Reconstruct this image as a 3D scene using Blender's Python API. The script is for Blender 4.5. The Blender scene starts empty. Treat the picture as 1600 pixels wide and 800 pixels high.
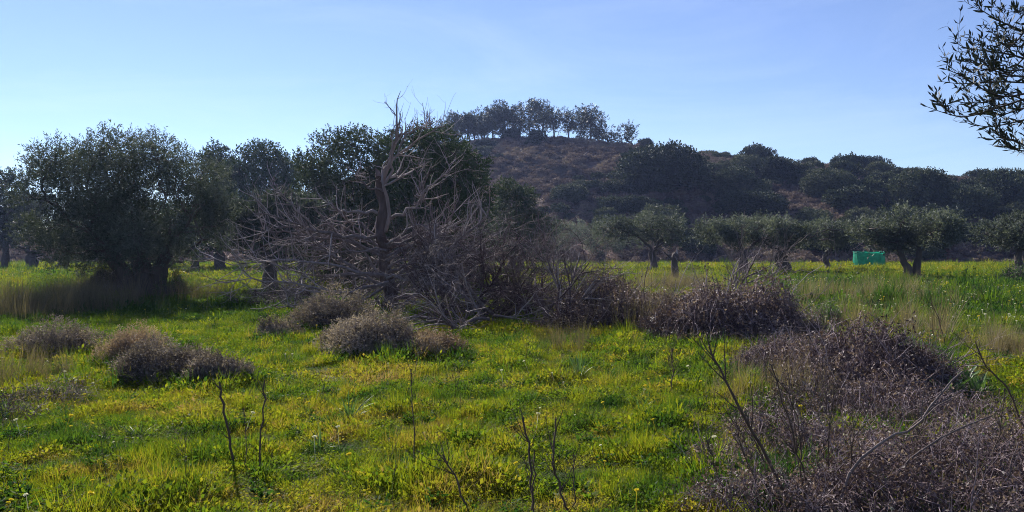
import bpy, math, random
import numpy as np
from mathutils import Vector, Matrix, Quaternion

# ------------------------------------------------------------------ camera, sky, sun, exposure
SC = bpy.context.scene
COL = SC.collection
F, HZ, CH = 1256.0, 393.0, 1.65          # focal length in photo pixels, horizon row, eye height
cam_d = bpy.data.cameras.new('camera')
cam_d.sensor_fit = 'HORIZONTAL'
cam_d.angle = 2 * math.atan(800 / F)
cam_d.clip_start, cam_d.clip_end = 0.05, 4000
cam = bpy.data.objects.new('camera', cam_d)
cam.location = (0, 0, CH)
cam.rotation_euler = (math.radians(90) - math.atan(7 / F), 0, 0)
COL.objects.link(cam)
SC.camera = cam

SUN_AZ, SUN_EL = math.radians(-27), math.radians(33)     # ahead of the camera, to the left
S = Vector((math.sin(SUN_AZ) * math.cos(SUN_EL), math.cos(SUN_AZ) * math.cos(SUN_EL), math.sin(SUN_EL)))
world = bpy.data.worlds.new('World')
SC.world = world
world.use_nodes = True
wn, wl = world.node_tree.nodes, world.node_tree.links
sky = wn.new('ShaderNodeTexSky')
sky.sky_type = 'NISHITA'
sky.sun_disc = False
sky.sun_elevation, sky.sun_rotation = SUN_EL, SUN_AZ
sky.altitude = 0
sky.air_density, sky.dust_density, sky.ozone_density = 1.0, 0.0, 6.0
hs = wn.new('ShaderNodeHueSaturation')
hs.inputs['Hue'].default_value = 0.5125
hs.inputs['Saturation'].default_value = 0.93
wl.new(sky.outputs[0], hs.inputs['Color'])
# faint high wisps
wtc = wn.new('ShaderNodeTexCoord'); wmp = wn.new('ShaderNodeMapping'); wmp.inputs['Scale'].default_value = (1.2, 1.2, 5.0); wmp.inputs['Rotation'].default_value = (0.0, 0.25, 0.4)
wnz = wn.new('ShaderNodeTexNoise'); wnz.inputs['Scale'].default_value = 2.6; wnz.inputs['Detail'].default_value = 7; wnz.inputs['Roughness'].default_value = 0.6; wnz.inputs['Distortion'].default_value = 0.6
wrp = wn.new('ShaderNodeMapRange'); wrp.inputs['From Min'].default_value = 0.46; wrp.inputs['From Max'].default_value = 0.85; wrp.inputs['To Max'].default_value = 0.13
wmx = wn.new('ShaderNodeMixRGB'); wmx.inputs[2].default_value = (8.5, 9.2, 10.2, 1)
wl.new(wtc.outputs['Generated'], wmp.inputs[0]); wl.new(wmp.outputs[0], wnz.inputs['Vector']); wl.new(wnz.outputs['Fac'], wrp.inputs['Value'])
wl.new(wrp.outputs[0], wmx.inputs[0]); wl.new(hs.outputs[0], wmx.inputs[1]); wl.new(wmx.outputs[0], wn['Background'].inputs['Color'])
wn['Background'].inputs['Strength'].default_value = 0.077
sun_d = bpy.data.lights.new('sun', 'SUN')
sun_d.energy, sun_d.angle, sun_d.color = 5.0, math.radians(0.5), (1.0, 0.94, 0.86)
sun = bpy.data.objects.new('sun', sun_d)
sun.rotation_euler = S.to_track_quat('Z', 'Y').to_euler()
sun.location = (-60, 100, 90)
COL.objects.link(sun)
SC.view_settings.view_transform = 'Standard'
SC.view_settings.look = 'None'
SC.view_settings.exposure = 0.92
SC.view_settings.gamma = 1.0
SC.cycles.max_bounces = 5
SC.cycles.diffuse_bounces = 3
SC.cycles.transmission_bounces = 4
SC.cycles.volume_bounces = 0
SC.cycles.use_denoising = True
SC.cycles.denoising_prefilter = 'NONE'
SC.cycles.filter_width = 1.0

# ------------------------------------------------------------------ helpers: noise, terrain, pixels
def rg(seed):
    return np.random.default_rng(seed)

def snoise(p, seed, freq=1.0, octaves=3):
    """cheap smooth noise, roughly -1..1, p (...,k)"""
    r = rg(seed)
    p = np.asarray(p, float)
    out = np.zeros(p.shape[:-1])
    amp, tot = 1.0, 0.0
    for o in range(octaves):
        for k in range(4):
            d = r.normal(size=p.shape[-1])
            d *= freq * r.uniform(0.7, 1.4) / np.linalg.norm(d) * 6.28 / 2
            out += amp * np.sin(p @ d + r.uniform(0, 6.28)) * 0.5
        tot += amp
        amp *= 0.55
        freq *= 2.1
    return out / tot

def smooth(t):
    t = np.clip(t, 0, 1)
    return t * t * (3 - 2 * t)

def ground_z(x, y):
    p = np.stack([np.asarray(x, float), np.asarray(y, float)], -1)
    return 0.05 * snoise(p, 5, 0.12, 3)

YF, YC = 104.0, 176.0
HX = [-260, -170, -125, -84, -56, -42, -27, -15, 0, 12, 28, 36, 56, 84, 112, 150, 260]
HH = [2, 3, 4, 5, 8, 12.5, 19.5, 23.5, 25.2, 25.2, 23.4, 21.6, 19.8, 17.6, 15.2, 13.8, 7]
def hill_z(x, y):
    x, y = np.asarray(x, float), np.asarray(y, float)
    H = (np.interp(x, HX, HH) + np.interp(x - 4, HX, HH) + np.interp(x + 4, HX, HH)) / 3
    t = np.clip((y - YF) / (YC - YF), 0, 1)
    s = 0.55 * t + 0.45 * smooth(t)
    back = 1 - 0.85 * smooth((y - YC - 8) / 130)
    p = np.stack([x, y], -1)
    z = H * s * back + 0.55 * snoise(p, 9, 0.05, 3) * smooth(t * 6) * (0.4 + 0.6 * smooth((YC - y) / 30))
    bank = 1.0 * smooth((y - YF + 1) / 5)
    return z + bank - 0.9 * (1 - smooth((y - YF + 6) / 5))

def terrain(x, y):
    return np.maximum(ground_z(x, y), hill_z(x, y)) if np.ndim(y) else (max(float(ground_z(x, y)), float(hill_z(x, y))) if y > 97 else float(ground_z(x, y)))

def depth_at(py):
    return CH * F / (py - HZ)
def P3(px, py, d):
    """world point that the photo shows at (px,py) when it stands d metres ahead"""
    return np.array([(px - 800) / F * d, d, CH + (HZ - py) / F * d])
def G3(px, py):
    d = depth_at(py)
    x = (px - 800) / F * d
    return np.array([x, d, terrain(x, d)])
def hill_hit(px, py):
    ys = np.linspace(YF - 2, YC + 6, 700)
    xs = (px - 800) / F * ys
    rz = CH + (HZ - py) / F * ys
    hz = hill_z(xs, ys)
    k = np.argmax(hz >= rz) if (hz >= rz).any() else np.argmax(hz - rz)
    return np.array([xs[k], ys[k], hz[k]])
def unit(v):
    return v / np.maximum(np.linalg.norm(v, axis=-1, keepdims=True), 1e-9)

# ------------------------------------------------------------------ mesh building
class MB:
    def __init__(s):
        s.v, s.q, s.t, s.n = [], [], [], 0
    def add(s, verts, quads, tone):
        verts = np.asarray(verts, float).reshape(-1, 3)
        s.v.append(verts)
        s.q.append(np.asarray(quads, int).reshape(-1, 4) + s.n)
        tone = np.asarray(tone, float)
        s.t.append(np.broadcast_to(tone, (len(verts),)) if tone.ndim == 0 else tone)
        s.n += len(verts)
    def tubes(s, P, R, sides=4, tone=0.5):
        """P (M,n,3), R (M,n)"""
        P, R = np.asarray(P, float), np.asarray(R, float)
        M, n = R.shape
        T = unit(np.gradient(P, axis=1))
        m = unit(P[:, -1] - P[:, 0])
        ref = np.where(np.abs(m[:, 2:3]) < 0.8, np.array([[0, 0, 1.0]]), np.array([[1.0, 0, 0]]))[:, None, :]
        A = unit(np.cross(T, ref))
        B = np.cross(T, A)
        a = np.arange(sides) * 2 * math.pi / sides
        ring = P[:, :, None, :] + R[:, :, None, None] * (np.cos(a)[None, None, :, None] * A[:, :, None, :] + np.sin(a)[None, None, :, None] * B[:, :, None, :])
        idx = np.arange(M * n * sides).reshape(M, n, sides)
        q = np.stack([idx[:, :-1], np.roll(idx, -1, 2)[:, :-1], np.roll(idx, -1, 2)[:, 1:], idx[:, 1:]], -1)
        tone = np.asarray(tone, float)
        t = tone if tone.ndim == 0 else np.repeat(tone, n * sides)
        s.add(ring.reshape(-1, 3), q.reshape(-1, 4), t)
        return s
    def path(s, pts, radii, sides=6, tone=0.5, n=None):
        pts = np.asarray(pts, float)
        radii = np.interp(np.linspace(0, 1, len(pts)), np.linspace(0, 1, len(radii)), radii)
        if n:
            pts, radii = resample(pts, n), np.interp(np.linspace(0, 1, n), np.linspace(0, 1, len(radii)), radii)
        return s.tubes(pts[None], radii[None], sides, tone)
    def leaves(s, r, pos, d, L, W, tone):
        """one rhombic, slightly bent leaf per row"""
        N = len(pos)
        d = unit(d)
        side = unit(np.cross(d, r.normal(size=(N, 3))))
        nrm = np.cross(d, side)
        L = np.broadcast_to(L, (N,))[:, None]; W = np.broadcast_to(W, (N,))[:, None]
        bend = r.uniform(-0.18, 0.18, (N, 1)) * L
        mid = pos + d * L * 0.48 + nrm * bend
        v = np.stack([pos, mid + side * W / 2, pos + d * L, mid - side * W / 2], 1)
        s.add(v.reshape(-1, 3), np.arange(4 * N).reshape(N, 4), np.repeat(np.broadcast_to(tone, (N,)), 4))
        return s
    def sprays(s, r, pos, d, k, slen, L, W, tone, spread=0.8, taper=True):
        N = len(pos)
        t = np.linspace(0.05, 1, k)[None, :, None] * np.broadcast_to(slen, (N,))[:, None, None]
        p = pos[:, None, :] + unit(d)[:, None, :] * t + r.normal(size=(N, k, 3)) * 0.06 * np.mean(slen)
        ld = unit(d)[:, None, :] * 0.7 + unit(r.normal(size=(N, k, 3))) * spread
        tn = np.broadcast_to(tone, (N,))[:, None] + r.normal(size=(N, k)) * 0.12
        LL = (np.broadcast_to(L, (N,))[:, None] * r.uniform(0.7, 1.2, (N, k))).ravel()
        return s.leaves(r, p.reshape(-1, 3), ld.reshape(-1, 3), LL, W / L * LL if np.ndim(L) == 0 else W, np.clip(tn, 0, 1).ravel())
    def lump(s, seed, amp, freq):
        for i, v in enumerate(s.v):
            dv = np.stack([snoise(v, seed + k, freq, 2) for k in range(3)], -1)
            s.v[i] = v + dv * amp
        return s
    def mesh(s, name, mat, smooth_shade=False):
        me = bpy.data.meshes.new(name)
        V = np.concatenate(s.v); Q = np.concatenate(s.q)
        me.vertices.add(len(V)); me.vertices.foreach_set('co', V.astype(np.float32).ravel())
        me.loops.add(Q.size); me.loops.foreach_set('vertex_index', Q.astype(np.int32).ravel())
        me.polygons.add(len(Q))
        me.polygons.foreach_set('loop_start', np.arange(0, Q.size, 4, dtype=np.int32))
        me.polygons.foreach_set('loop_total', np.full(len(Q), 4, np.int32))
        if smooth_shade:
            me.polygons.foreach_set('use_smooth', np.ones(len(Q), bool))
        me.update(calc_edges=True)
        a = me.attributes.new('tone', 'FLOAT', 'POINT')
        a.data.foreach_set('value', np.concatenate(s.t).astype(np.float32))
        me.materials.append(mat)
        return me
    def build(s, name, mat, parent=None, smooth_shade=False):
        return obj(name, s.mesh(name, mat, smooth_shade), parent)

def obj(name, me, parent=None):
    o = bpy.data.objects.new(name, me)
    COL.objects.link(o)
    if parent: o.parent = parent
    return o
def tag(o, label=None, cat=None, group=None, kind=None):
    if label: o['label'] = label
    if cat: o['category'] = cat
    if group: o['group'] = group
    if kind: o['kind'] = kind
    return o
def empty(name, loc=(0, 0, 0), rz=0.0, sc=1.0):
    o = bpy.data.objects.new(name, None)
    o.empty_display_size = 0.2
    o.location = [float(c) for c in loc]
    o.rotation_euler = (0, 0, rz)
    o.scale = (sc, sc, sc) if np.ndim(sc) == 0 else sc
    COL.objects.link(o)
    return o
def dup(root, loc, rz=0.0, sc=1.0, label=None, group=None):
    c = root.copy(); COL.objects.link(c)
    c.location = [float(k) for k in loc]; c.rotation_euler = (0, 0, rz)
    c.scale = (sc, sc, sc) if np.ndim(sc) == 0 else sc
    if label: c['label'] = label
    if group: c['group'] = group
    for ch in list(root.children):
        k = ch.copy(); COL.objects.link(k); k.parent = c
        for g in list(ch.children):
            m = g.copy(); COL.objects.link(m); m.parent = k
    return c
def resample(p, n):
    p = np.asarray(p, float)
    m = len(p)
    if m < 3:
        t = np.linspace(0, 1, n)[:, None]
        return p[0] * (1 - t) + p[-1] * t
    # Catmull-Rom through the points
    q = np.vstack([2 * p[0] - p[1], p, 2 * p[-1] - p[-2]])
    u = np.linspace(0, m - 1 - 1e-6, n)
    i = u.astype(int); f = (u - i)[:, None]
    a, b, c, d = q[i], q[i + 1], q[i + 2], q[i + 3]
    return 0.5 * (2 * b + (c - a) * f + (2 * a - 5 * b + 4 * c - d) * f ** 2 + (3 * b - a - 3 * c + d) * f ** 3)

# ------------------------------------------------------------------ materials
def new_mat(name):
    m = bpy.data.materials.new(name); m.use_nodes = True
    nt = m.node_tree
    return m, nt, nt.nodes, nt.links, nt.nodes['Principled BSDF']
def ramp(n, stops):
    r = n.new('ShaderNodeValToRGB')
    el = r.color_ramp.elements
    while len(el) < len(stops): el.new(0.5)
    for e, (p, c) in zip(el, stops):
        e.position = p; e.color = (*c, 1)
    return r
def leaf_mat(name, stops, trans=0.35, rough=0.55, spec=0.3, attr='tone', atype='GEOMETRY', rnd=0.25, mix_inst=None, tcol=1.5):
    m, nt, n, l, b = new_mat(name)
    a = n.new('ShaderNodeAttribute'); a.attribute_name = attr; a.attribute_type = atype
    val = a.outputs['Fac']
    if mix_inst:
        a2 = n.new('ShaderNodeAttribute'); a2.attribute_name = mix_inst; a2.attribute_type = 'INSTANCER'
        ad = n.new('ShaderNodeMath'); ad.operation = 'MULTIPLY_ADD'
        l.new(val, ad.inputs[0]); ad.inputs[1].default_value = 0.35; l.new(a2.outputs['Fac'], ad.inputs[2])
        su = n.new('ShaderNodeMath'); su.operation = 'SUBTRACT'; l.new(ad.outputs[0], su.inputs[0]); su.inputs[1].default_value = 0.175
        val = su.outputs[0]
    elif rnd:
        oi = n.new('ShaderNodeObjectInfo')
        ad = n.new('ShaderNodeMath'); ad.operation = 'MULTIPLY_ADD'
        l.new(oi.outputs['Random'], ad.inputs[0]); ad.inputs[1].default_value = rnd; l.new(val, ad.inputs[2])
        su = n.new('ShaderNodeMath'); su.operation = 'SUBTRACT'; l.new(ad.outputs[0], su.inputs[0]); su.inputs[1].default_value = rnd / 2
        val = su.outputs[0]
    r = ramp(n, stops); l.new(val, r.inputs[0])
    l.new(r.outputs[0], b.inputs['Base Color'])
    b.inputs['Roughness'].default_value = rough
    b.inputs['Specular IOR Level'].default_value = spec
    if trans > 0:
        tr = n.new('ShaderNodeBsdfTranslucent')
        br = n.new('ShaderNodeMixRGB'); br.blend_type = 'MULTIPLY'; br.inputs[0].default_value = 1
        l.new(r.outputs[0], br.inputs[1]); br.inputs[2].default_value = (tcol, tcol, tcol * 0.55, 1)
        l.new(br.outputs[0], tr.inputs['Color'])
        mx = n.new('ShaderNodeMixShader'); mx.inputs[0].default_value = trans
        l.new(b.outputs[0], mx.inputs[1]); l.new(tr.outputs[0], mx.inputs[2])
        l.new(mx.outputs[0], n['Material Output'].inputs['Surface'])
    return m
def bark_mat(name, stops, scale=9.0, bump=0.4, rough=0.85):
    m, nt, n, l, b = new_mat(name)
    tc = n.new('ShaderNodeTexCoord')
    mp = n.new('ShaderNodeMapping'); mp.inputs['Scale'].default_value = (1, 1, 0.3)
    l.new(tc.outputs['Object'], mp.inputs[0])
    nz = n.new('ShaderNodeTexNoise'); nz.inputs['Scale'].default_value = scale; nz.inputs['Detail'].default_value = 6
    l.new(mp.outputs[0], nz.inputs['Vector'])
    a = n.new('ShaderNodeAttribute'); a.attribute_name = 'tone'
    ad = n.new('ShaderNodeMath'); ad.operation = 'ADD'; l.new(nz.outputs['Fac'], ad.inputs[0]); l.new(a.outputs['Fac'], ad.inputs[1])
    hf = n.new('ShaderNodeMath'); hf.operation = 'MULTIPLY'; l.new(ad.outputs[0], hf.inputs[0]); hf.inputs[1].default_value = 0.5
    r = ramp(n, stops); l.new(hf.outputs[0], r.inputs[0]); l.new(r.outputs[0], b.inputs['Base Color'])
    b.inputs['Roughness'].default_value = rough
    b.inputs['Specular IOR Level'].default_value = 0.2
    bp = n.new('ShaderNodeBump'); bp.inputs['Strength'].default_value = bump; bp.inputs['Distance'].default_value = 0.03
    l.new(nz.outputs['Fac'], bp.inputs['Height']); l.new(bp.outputs[0], b.inputs['Normal'])
    return m

M = {}
M['olive'] = leaf_mat('olive_leaf', [(0.1, (0.024, 0.036, 0.028)), (0.5, (0.056, 0.072, 0.058)), (0.95, (0.13, 0.15, 0.13))], 0.2, 0.7, 0.1)
M['silver'] = leaf_mat('silver_olive_leaf', [(0.1, (0.032, 0.042, 0.036)), (0.5, (0.080, 0.096, 0.083)), (0.95, (0.19, 0.21, 0.19))], 0.25, 0.65, 0.15)
M['bough'] = leaf_mat('bough_leaf', [(0.1, (0.016, 0.022, 0.018)), (0.5, (0.030, 0.038, 0.030)), (0.95, (0.07, 0.08, 0.07))], 0.08, 0.6, 0.25)
M['evergreen'] = leaf_mat('evergreen_leaf', [(0.1, (0.018, 0.035, 0.014)), (0.55, (0.038, 0.065, 0.025)), (0.95, (0.07, 0.095, 0.045))], 0.12, 0.7, 0.1)
M['grey_evergreen'] = leaf_mat('grey_evergreen_leaf', [(0.1, (0.025, 0.042, 0.022)), (0.55, (0.06, 0.08, 0.045)), (0.95, (0.10, 0.12, 0.085))], 0.15, 0.7, 0.1)
M['scrub'] = leaf_mat('scrub_leaf', [(0.1, (0.020, 0.031, 0.019)), (0.5, (0.046, 0.061, 0.036)), (0.9, (0.125, 0.135, 0.08))], 0.10, 0.7, 0.15, rnd=0.55)
M['pine'] = leaf_mat('pine_needle', [(0.1, (0.018, 0.03, 0.016)), (0.5, (0.038, 0.052, 0.026)), (0.9, (0.08, 0.09, 0.045))], 0.1, 0.5, 0.3)
M['heath'] = leaf_mat('heath_leaf', [(0.0, (0.06, 0.042, 0.042)), (0.4, (0.18, 0.13, 0.12)), (0.7, (0.27, 0.21, 0.17)), (1.0, (0.11, 0.12, 0.065))], 0.12, 0.7, 0.2, mix_inst='tint')
M['cushion'] = leaf_mat('cushion_leaf', [(0.1, (0.07, 0.056, 0.056)), (0.5, (0.175, 0.142, 0.135)), (0.95, (0.36, 0.295, 0.26))], 0.2, 0.75, 0.15, rnd=0.15)
M['tan_cushion'] = leaf_mat('tan_cushion_leaf', [(0.1, (0.15, 0.10, 0.072)), (0.5, (0.30, 0.21, 0.15)), (0.95, (0.46, 0.35, 0.25))], 0.15, 0.75, 0.15, rnd=0.15)
M['bramble'] = leaf_mat('bramble_twig', [(0.1, (0.040, 0.024, 0.030)), (0.5, (0.125, 0.082, 0.093)), (0.95, (0.38, 0.30, 0.315))], 0.0, 0.7, 0.25, rnd=0.1)
M['bramble_leaf'] = leaf_mat('bramble_leaf', [(0.1, (0.04, 0.026, 0.028)), (0.5, (0.125, 0.084, 0.088)), (0.9, (0.28, 0.215, 0.21))], 0.25, 0.6, 0.3, rnd=0.1)
M['green_leaf'] = leaf_mat('green_leaf', [(0.1, (0.02, 0.05, 0.015)), (0.5, (0.045, 0.10, 0.02)), (0.95, (0.10, 0.18, 0.03))], 0.35, 0.4, 0.4)
M['strap'] = leaf_mat('strap_leaf', [(0.1, (0.03, 0.065, 0.03)), (0.5, (0.06, 0.12, 0.04)), (0.95, (0.12, 0.20, 0.06))], 0.3, 0.45, 0.4)
M['dead'] = bark_mat('dead_wood', [(0.2, (0.05, 0.037, 0.034)), (0.5, (0.16, 0.125, 0.118)), (0.85, (0.40, 0.345, 0.335))], 12, 0.3)
M['pale'] = bark_mat('pale_dead_wood', [(0.2, (0.10, 0.085, 0.08)), (0.5, (0.28, 0.245, 0.235)), (0.85, (0.52, 0.48, 0.46))], 12, 0.3)
M['dead_red'] = bark_mat('reddish_dead_wood', [(0.25, (0.045, 0.03, 0.027)), (0.5, (0.14, 0.098, 0.086)), (0.75, (0.34, 0.265, 0.24))], 8, 0.9)
M['twig'] = leaf_mat('dry_twig', [(0.1, (0.032, 0.022, 0.024)), (0.5, (0.085, 0.062, 0.064)), (0.85, (0.20, 0.165, 0.165)), (1.0, (0.40, 0.36, 0.355))], 0.0, 0.75, 0.2, rnd=0.0)
M['redtwig'] = leaf_mat('red_twig', [(0.1, (0.03, 0.017, 0.02)), (0.5, (0.075, 0.045, 0.048)), (0.88, (0.16, 0.11, 0.11)), (1.0, (0.34, 0.29, 0.29))], 0.0, 0.75, 0.2, rnd=0.0)
M['bark'] = bark_mat('olive_bark', [(0.2, (0.03, 0.024, 0.02)), (0.5, (0.075, 0.06, 0.052)), (0.85, (0.16, 0.135, 0.12))], 7, 0.6)
M['stem'] = bark_mat('dry_stem', [(0.2, (0.035, 0.025, 0.02)), (0.5, (0.10, 0.07, 0.055)), (0.85, (0.22, 0.17, 0.14))], 40, 0.2)
GRASS = [(0.0, (0.010, 0.030, 0.012)), (0.25, (0.026, 0.064, 0.012)), (0.48, (0.075, 0.118, 0.010)), (0.70, (0.165, 0.178, 0.012)), (0.85, (0.20, 0.155, 0.028)), (1.0, (0.20, 0.135, 0.085))]
M['grass'] = leaf_mat('grass_blade', GRASS, 0.52, 0.65, 0.10, mix_inst='tint', tcol=1.7)
M['dry_grass'] = leaf_mat('dry_grass', [(0.0, (0.06, 0.06, 0.035)), (0.5, (0.20, 0.16, 0.10)), (1.0, (0.38, 0.32, 0.22))], 0.35, 0.6, 0.2, mix_inst='tint', tcol=1.2)
M['petal'] = leaf_mat('petal', [(0.0, (0.80, 0.78, 0.70)), (0.45, (0.80, 0.78, 0.70)), (0.55, (0.75, 0.62, 0.06)), (1.0, (0.75, 0.62, 0.06))], 0.3, 0.6, 0.2, mix_inst='tint', tcol=1.0)

def ground_material():
    m, nt, n, l, b = new_mat('meadow_soil')
    tc = n.new('ShaderNodeTexCoord')
    n1 = n.new('ShaderNodeTexNoise'); n1.inputs['Scale'].default_value = 0.9; n1.inputs['Detail'].default_value = 8
    n2 = n.new('ShaderNodeTexNoise'); n2.inputs['Scale'].default_value = 22; n2.inputs['Detail'].default_value = 5
    for k in (n1, n2): l.new(tc.outputs['Object'], k.inputs['Vector'])
    r1 = ramp(n, [(0.35, (0.035, 0.055, 0.012)), (0.5, (0.05, 0.06, 0.016)), (0.66, (0.065, 0.05, 0.026))]); l.new(n1.outputs['Fac'], r1.inputs[0])
    r2 = ramp(n, [(0.3, (0.45, 0.45, 0.45)), (0.7, (1.3, 1.3, 1.3))]); l.new(n2.outputs['Fac'], r2.inputs[0])
    mx = n.new('ShaderNodeMixRGB'); mx.blend_type = 'MULTIPLY'; mx.inputs[0].default_value = 1
    l.new(r1.outputs[0], mx.inputs[1]); l.new(r2.outputs[0], mx.inputs[2]); l.new(mx.outputs[0], b.inputs['Base Color'])
    b.inputs['Roughness'].default_value = 0.95; b.inputs['Specular IOR Level'].default_value = 0.1
    bp = n.new('ShaderNodeBump'); bp.inputs['Strength'].default_value = 0.8; bp.inputs['Distance'].default_value = 0.05
    l.new(n2.outputs['Fac'], bp.inputs['Height']); l.new(bp.outputs[0], b.inputs['Normal'])
    return m
def hill_material():
    m, nt, n, l, b = new_mat('hill_soil')
    tc = n.new('ShaderNodeTexCoord')
    n1 = n.new('ShaderNodeTexNoise'); n1.inputs['Scale'].default_value = 0.07; n1.inputs['Detail'].default_value = 6
    n2 = n.new('ShaderNodeTexNoise'); n2.inputs['Scale'].default_value = 0.8; n2.inputs['Detail'].default_value = 7
    for k in (n1, n2): l.new(tc.outputs['Object'], k.inputs['Vector'])
    r1 = ramp(n, [(0.38, (0.09, 0.07, 0.055)), (0.52, (0.13, 0.08, 0.065)), (0.62, (0.19, 0.085, 0.06))]); l.new(n1.outputs['Fac'], r1.inputs[0])
    r2 = ramp(n, [(0.3, (0.5, 0.5, 0.5)), (0.7, (1.25, 1.25, 1.25))]); l.new(n2.outputs['Fac'], r2.inputs[0])
    mx = n.new('ShaderNodeMixRGB'); mx.blend_type = 'MULTIPLY'; mx.inputs[0].default_value = 1
    l.new(r1.outputs[0], mx.inputs[1]); l.new(r2.outputs[0], mx.inputs[2]); l.new(mx.outputs[0], b.inputs['Base Color'])
    b.inputs['Roughness'].default_value = 0.95; b.inputs['Specular IOR Level'].default_value = 0.1
    bp = n.new('ShaderNodeBump'); bp.inputs['Strength'].default_value = 0.9; bp.inputs['Distance'].default_value = 0.5
    l.new(n2.outputs['Fac'], bp.inputs['Height']); l.new(bp.outputs[0], b.inputs['Normal'])
    return m

# ------------------------------------------------------------------ the setting
def grid_mesh(xs, ys, zf, name, mat):
    X, Y = np.meshgrid(xs, ys, indexing='ij')
    V = np.stack([X, Y, zf(X, Y)], -1).reshape(-1, 3)
    i = np.arange(len(xs) * len(ys)).reshape(len(xs), len(ys))
    q = np.stack([i[:-1, :-1], i[1:, :-1], i[1:, 1:], i[:-1, 1:]], -1)
    b = MB(); b.add(V, q.reshape(-1, 4), 0.5)
    return b.build(name, mat, None, True)
gx = np.concatenate([np.linspace(-600, -60, 28), np.linspace(-57, 57, 96), np.linspace(60, 600, 28)])
gy = np.concatenate([np.linspace(-300, -8, 20), np.linspace(-6, 40, 93), np.linspace(41, 110, 60), np.linspace(120, 600, 30)])
tag(grid_mesh(gx, gy, ground_z, 'ground', ground_material()), kind='structure')
tag(grid_mesh(np.linspace(-260, 260, 209), np.linspace(98, 330, 94), hill_z, 'hill', hill_material()), kind='structure')

# ------------------------------------------------------------------ plants: generators
def skeleton(r, mb, trunk_nodes, r_max, targets, r_tip=0.012, bow=0.18, sides=5, tone=(0.3, 0.7), pen=0.35, thin=0.5):
    """limbs from the trunk to every target, thickened by what they carry; returns the node points"""
    nodes = [np.array(p, float) for p in trunk_nodes]
    par = [-1] + list(range(len(nodes) - 1))
    plen = [0.0]
    for i in range(1, len(nodes)): plen.append(plen[-1] + np.linalg.norm(nodes[i] - nodes[i - 1]))
    first = max(1, len(nodes) - 3)
    nt = len(nodes)
    order = np.argsort([np.linalg.norm(t - nodes[-1]) for t in targets])
    chains = []
    for k in order:
        t = np.array(targets[k], float)
        A = np.array(nodes[first:])
        cost = np.linalg.norm(A - t, axis=1) + pen * np.array(plen[first:])
        dz = t[2] - A[:, 2]
        cost = cost + np.where(dz < 0, -dz * 0.6, 0)
        i = first + int(np.argmin(cost))
        a = nodes[i]
        dist = np.linalg.norm(t - a)
        if dist < 0.05: continue
        n = 6
        mid = (a + t) / 2 + r.normal(size=3) * bow * dist * 0.6 + np.array([0, 0, bow * dist * 0.5])
        u = np.linspace(0, 1, n)[:, None]
        pts = (1 - u) ** 2 * a + 2 * u * (1 - u) * mid + u ** 2 * t
        pts[1:-1] += r.normal(size=(n - 2, 3)) * 0.035 * dist
        ch = [i]
        for p in pts[1:]:
            nodes.append(p); par.append(ch[-1]); plen.append(plen[ch[-1]] + dist / (n - 1)); ch.append(len(nodes) - 1)
        chains.append(ch)
    cnt = np.zeros(len(nodes))
    for ch in chains: cnt[ch[-1]] += 1
    for i in range(len(nodes) - 1, 0, -1):
        if par[i] >= 0: cnt[par[i]] += cnt[i]
    rad = np.minimum(r_tip * np.maximum(cnt, 1) ** thin + 0.0, r_max)
    if chains:
        P = np.array([[nodes[j] for j in ch] for ch in chains]); R = np.array([[rad[j] for j in ch] for ch in chains])
        R[:, 0] = np.minimum(R[:, 0], R[:, 1] * 1.25)
        R[:, -1] *= 0.6
        mb.tubes(P, R, sides, r.uniform(*tone, len(chains)))
    return np.array(nodes), rad

def crown(r, mb, lobes, n, k, slen, L, W, up=0.5, shell=(0.45, 1.0), gap=None, spread=0.8, seed=1):
    C = np.array([l[0] for l in lobes], float)
    R = np.array([l[1] if np.ndim(l[1]) else (l[1],) * 3 for l in lobes], float)
    w = R.prod(1) ** (2 / 3); w /= w.sum()
    i = r.choice(len(lobes), n, p=w)
    u = unit(r.normal(size=(n, 3)))
    f = r.uniform(shell[0] ** 2, shell[1] ** 2, n) ** 0.5
    pos = C[i] + u * R[i] * f[:, None]
    keep = np.ones(n, bool)
    if gap is not None:
        keep &= snoise(pos, seed, gap[0], 2) > gap[1]
    keep &= pos[:, 2] > 0.12
    pos, u, i = pos[keep], u[keep], i[keep]
    m = len(pos)
    d = u + np.array([0, 0, up]) + r.normal(size=(m, 3)) * 0.4
    lt = r.uniform(-0.15, 0.15, len(lobes))
    tone = 0.5 + lt[i] + 0.18 * snoise(pos, seed + 3, 0.6, 2)
    mb.sprays(r, pos, d, k, slen * r.uniform(0.6, 1.25, m), L, W, tone, spread)
    return mb

def fill_lobes(r, c, half, n, rl):
    out, tries = [], 0
    c, half = np.array(c, float), np.array(half, float)
    while len(out) < n and tries < 4000:
        tries += 1
        u = unit(r.normal(size=3)) * r.uniform(0.25, 1) ** 0.5
        p = c + u * half
        rr = rl * r.uniform(0.7, 1.25)
        if all(np.linalg.norm((p - q[0])) > 0.55 * min(rr, q[1]) for q in out): out.append((p, rr))
    return out

def trunk_part(r, root, pts, rad, mat, sides=10, name='trunk', lump=0.10, n=12):
    b = MB(); b.path(pts, rad, sides, 0.5, n); b.lump(int(r.integers(1e6)), lump * rad[0] * 2.2, 2.2 / max(rad[0] * 4, 0.2))
    return b.build(name, mat, root, True)

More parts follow.
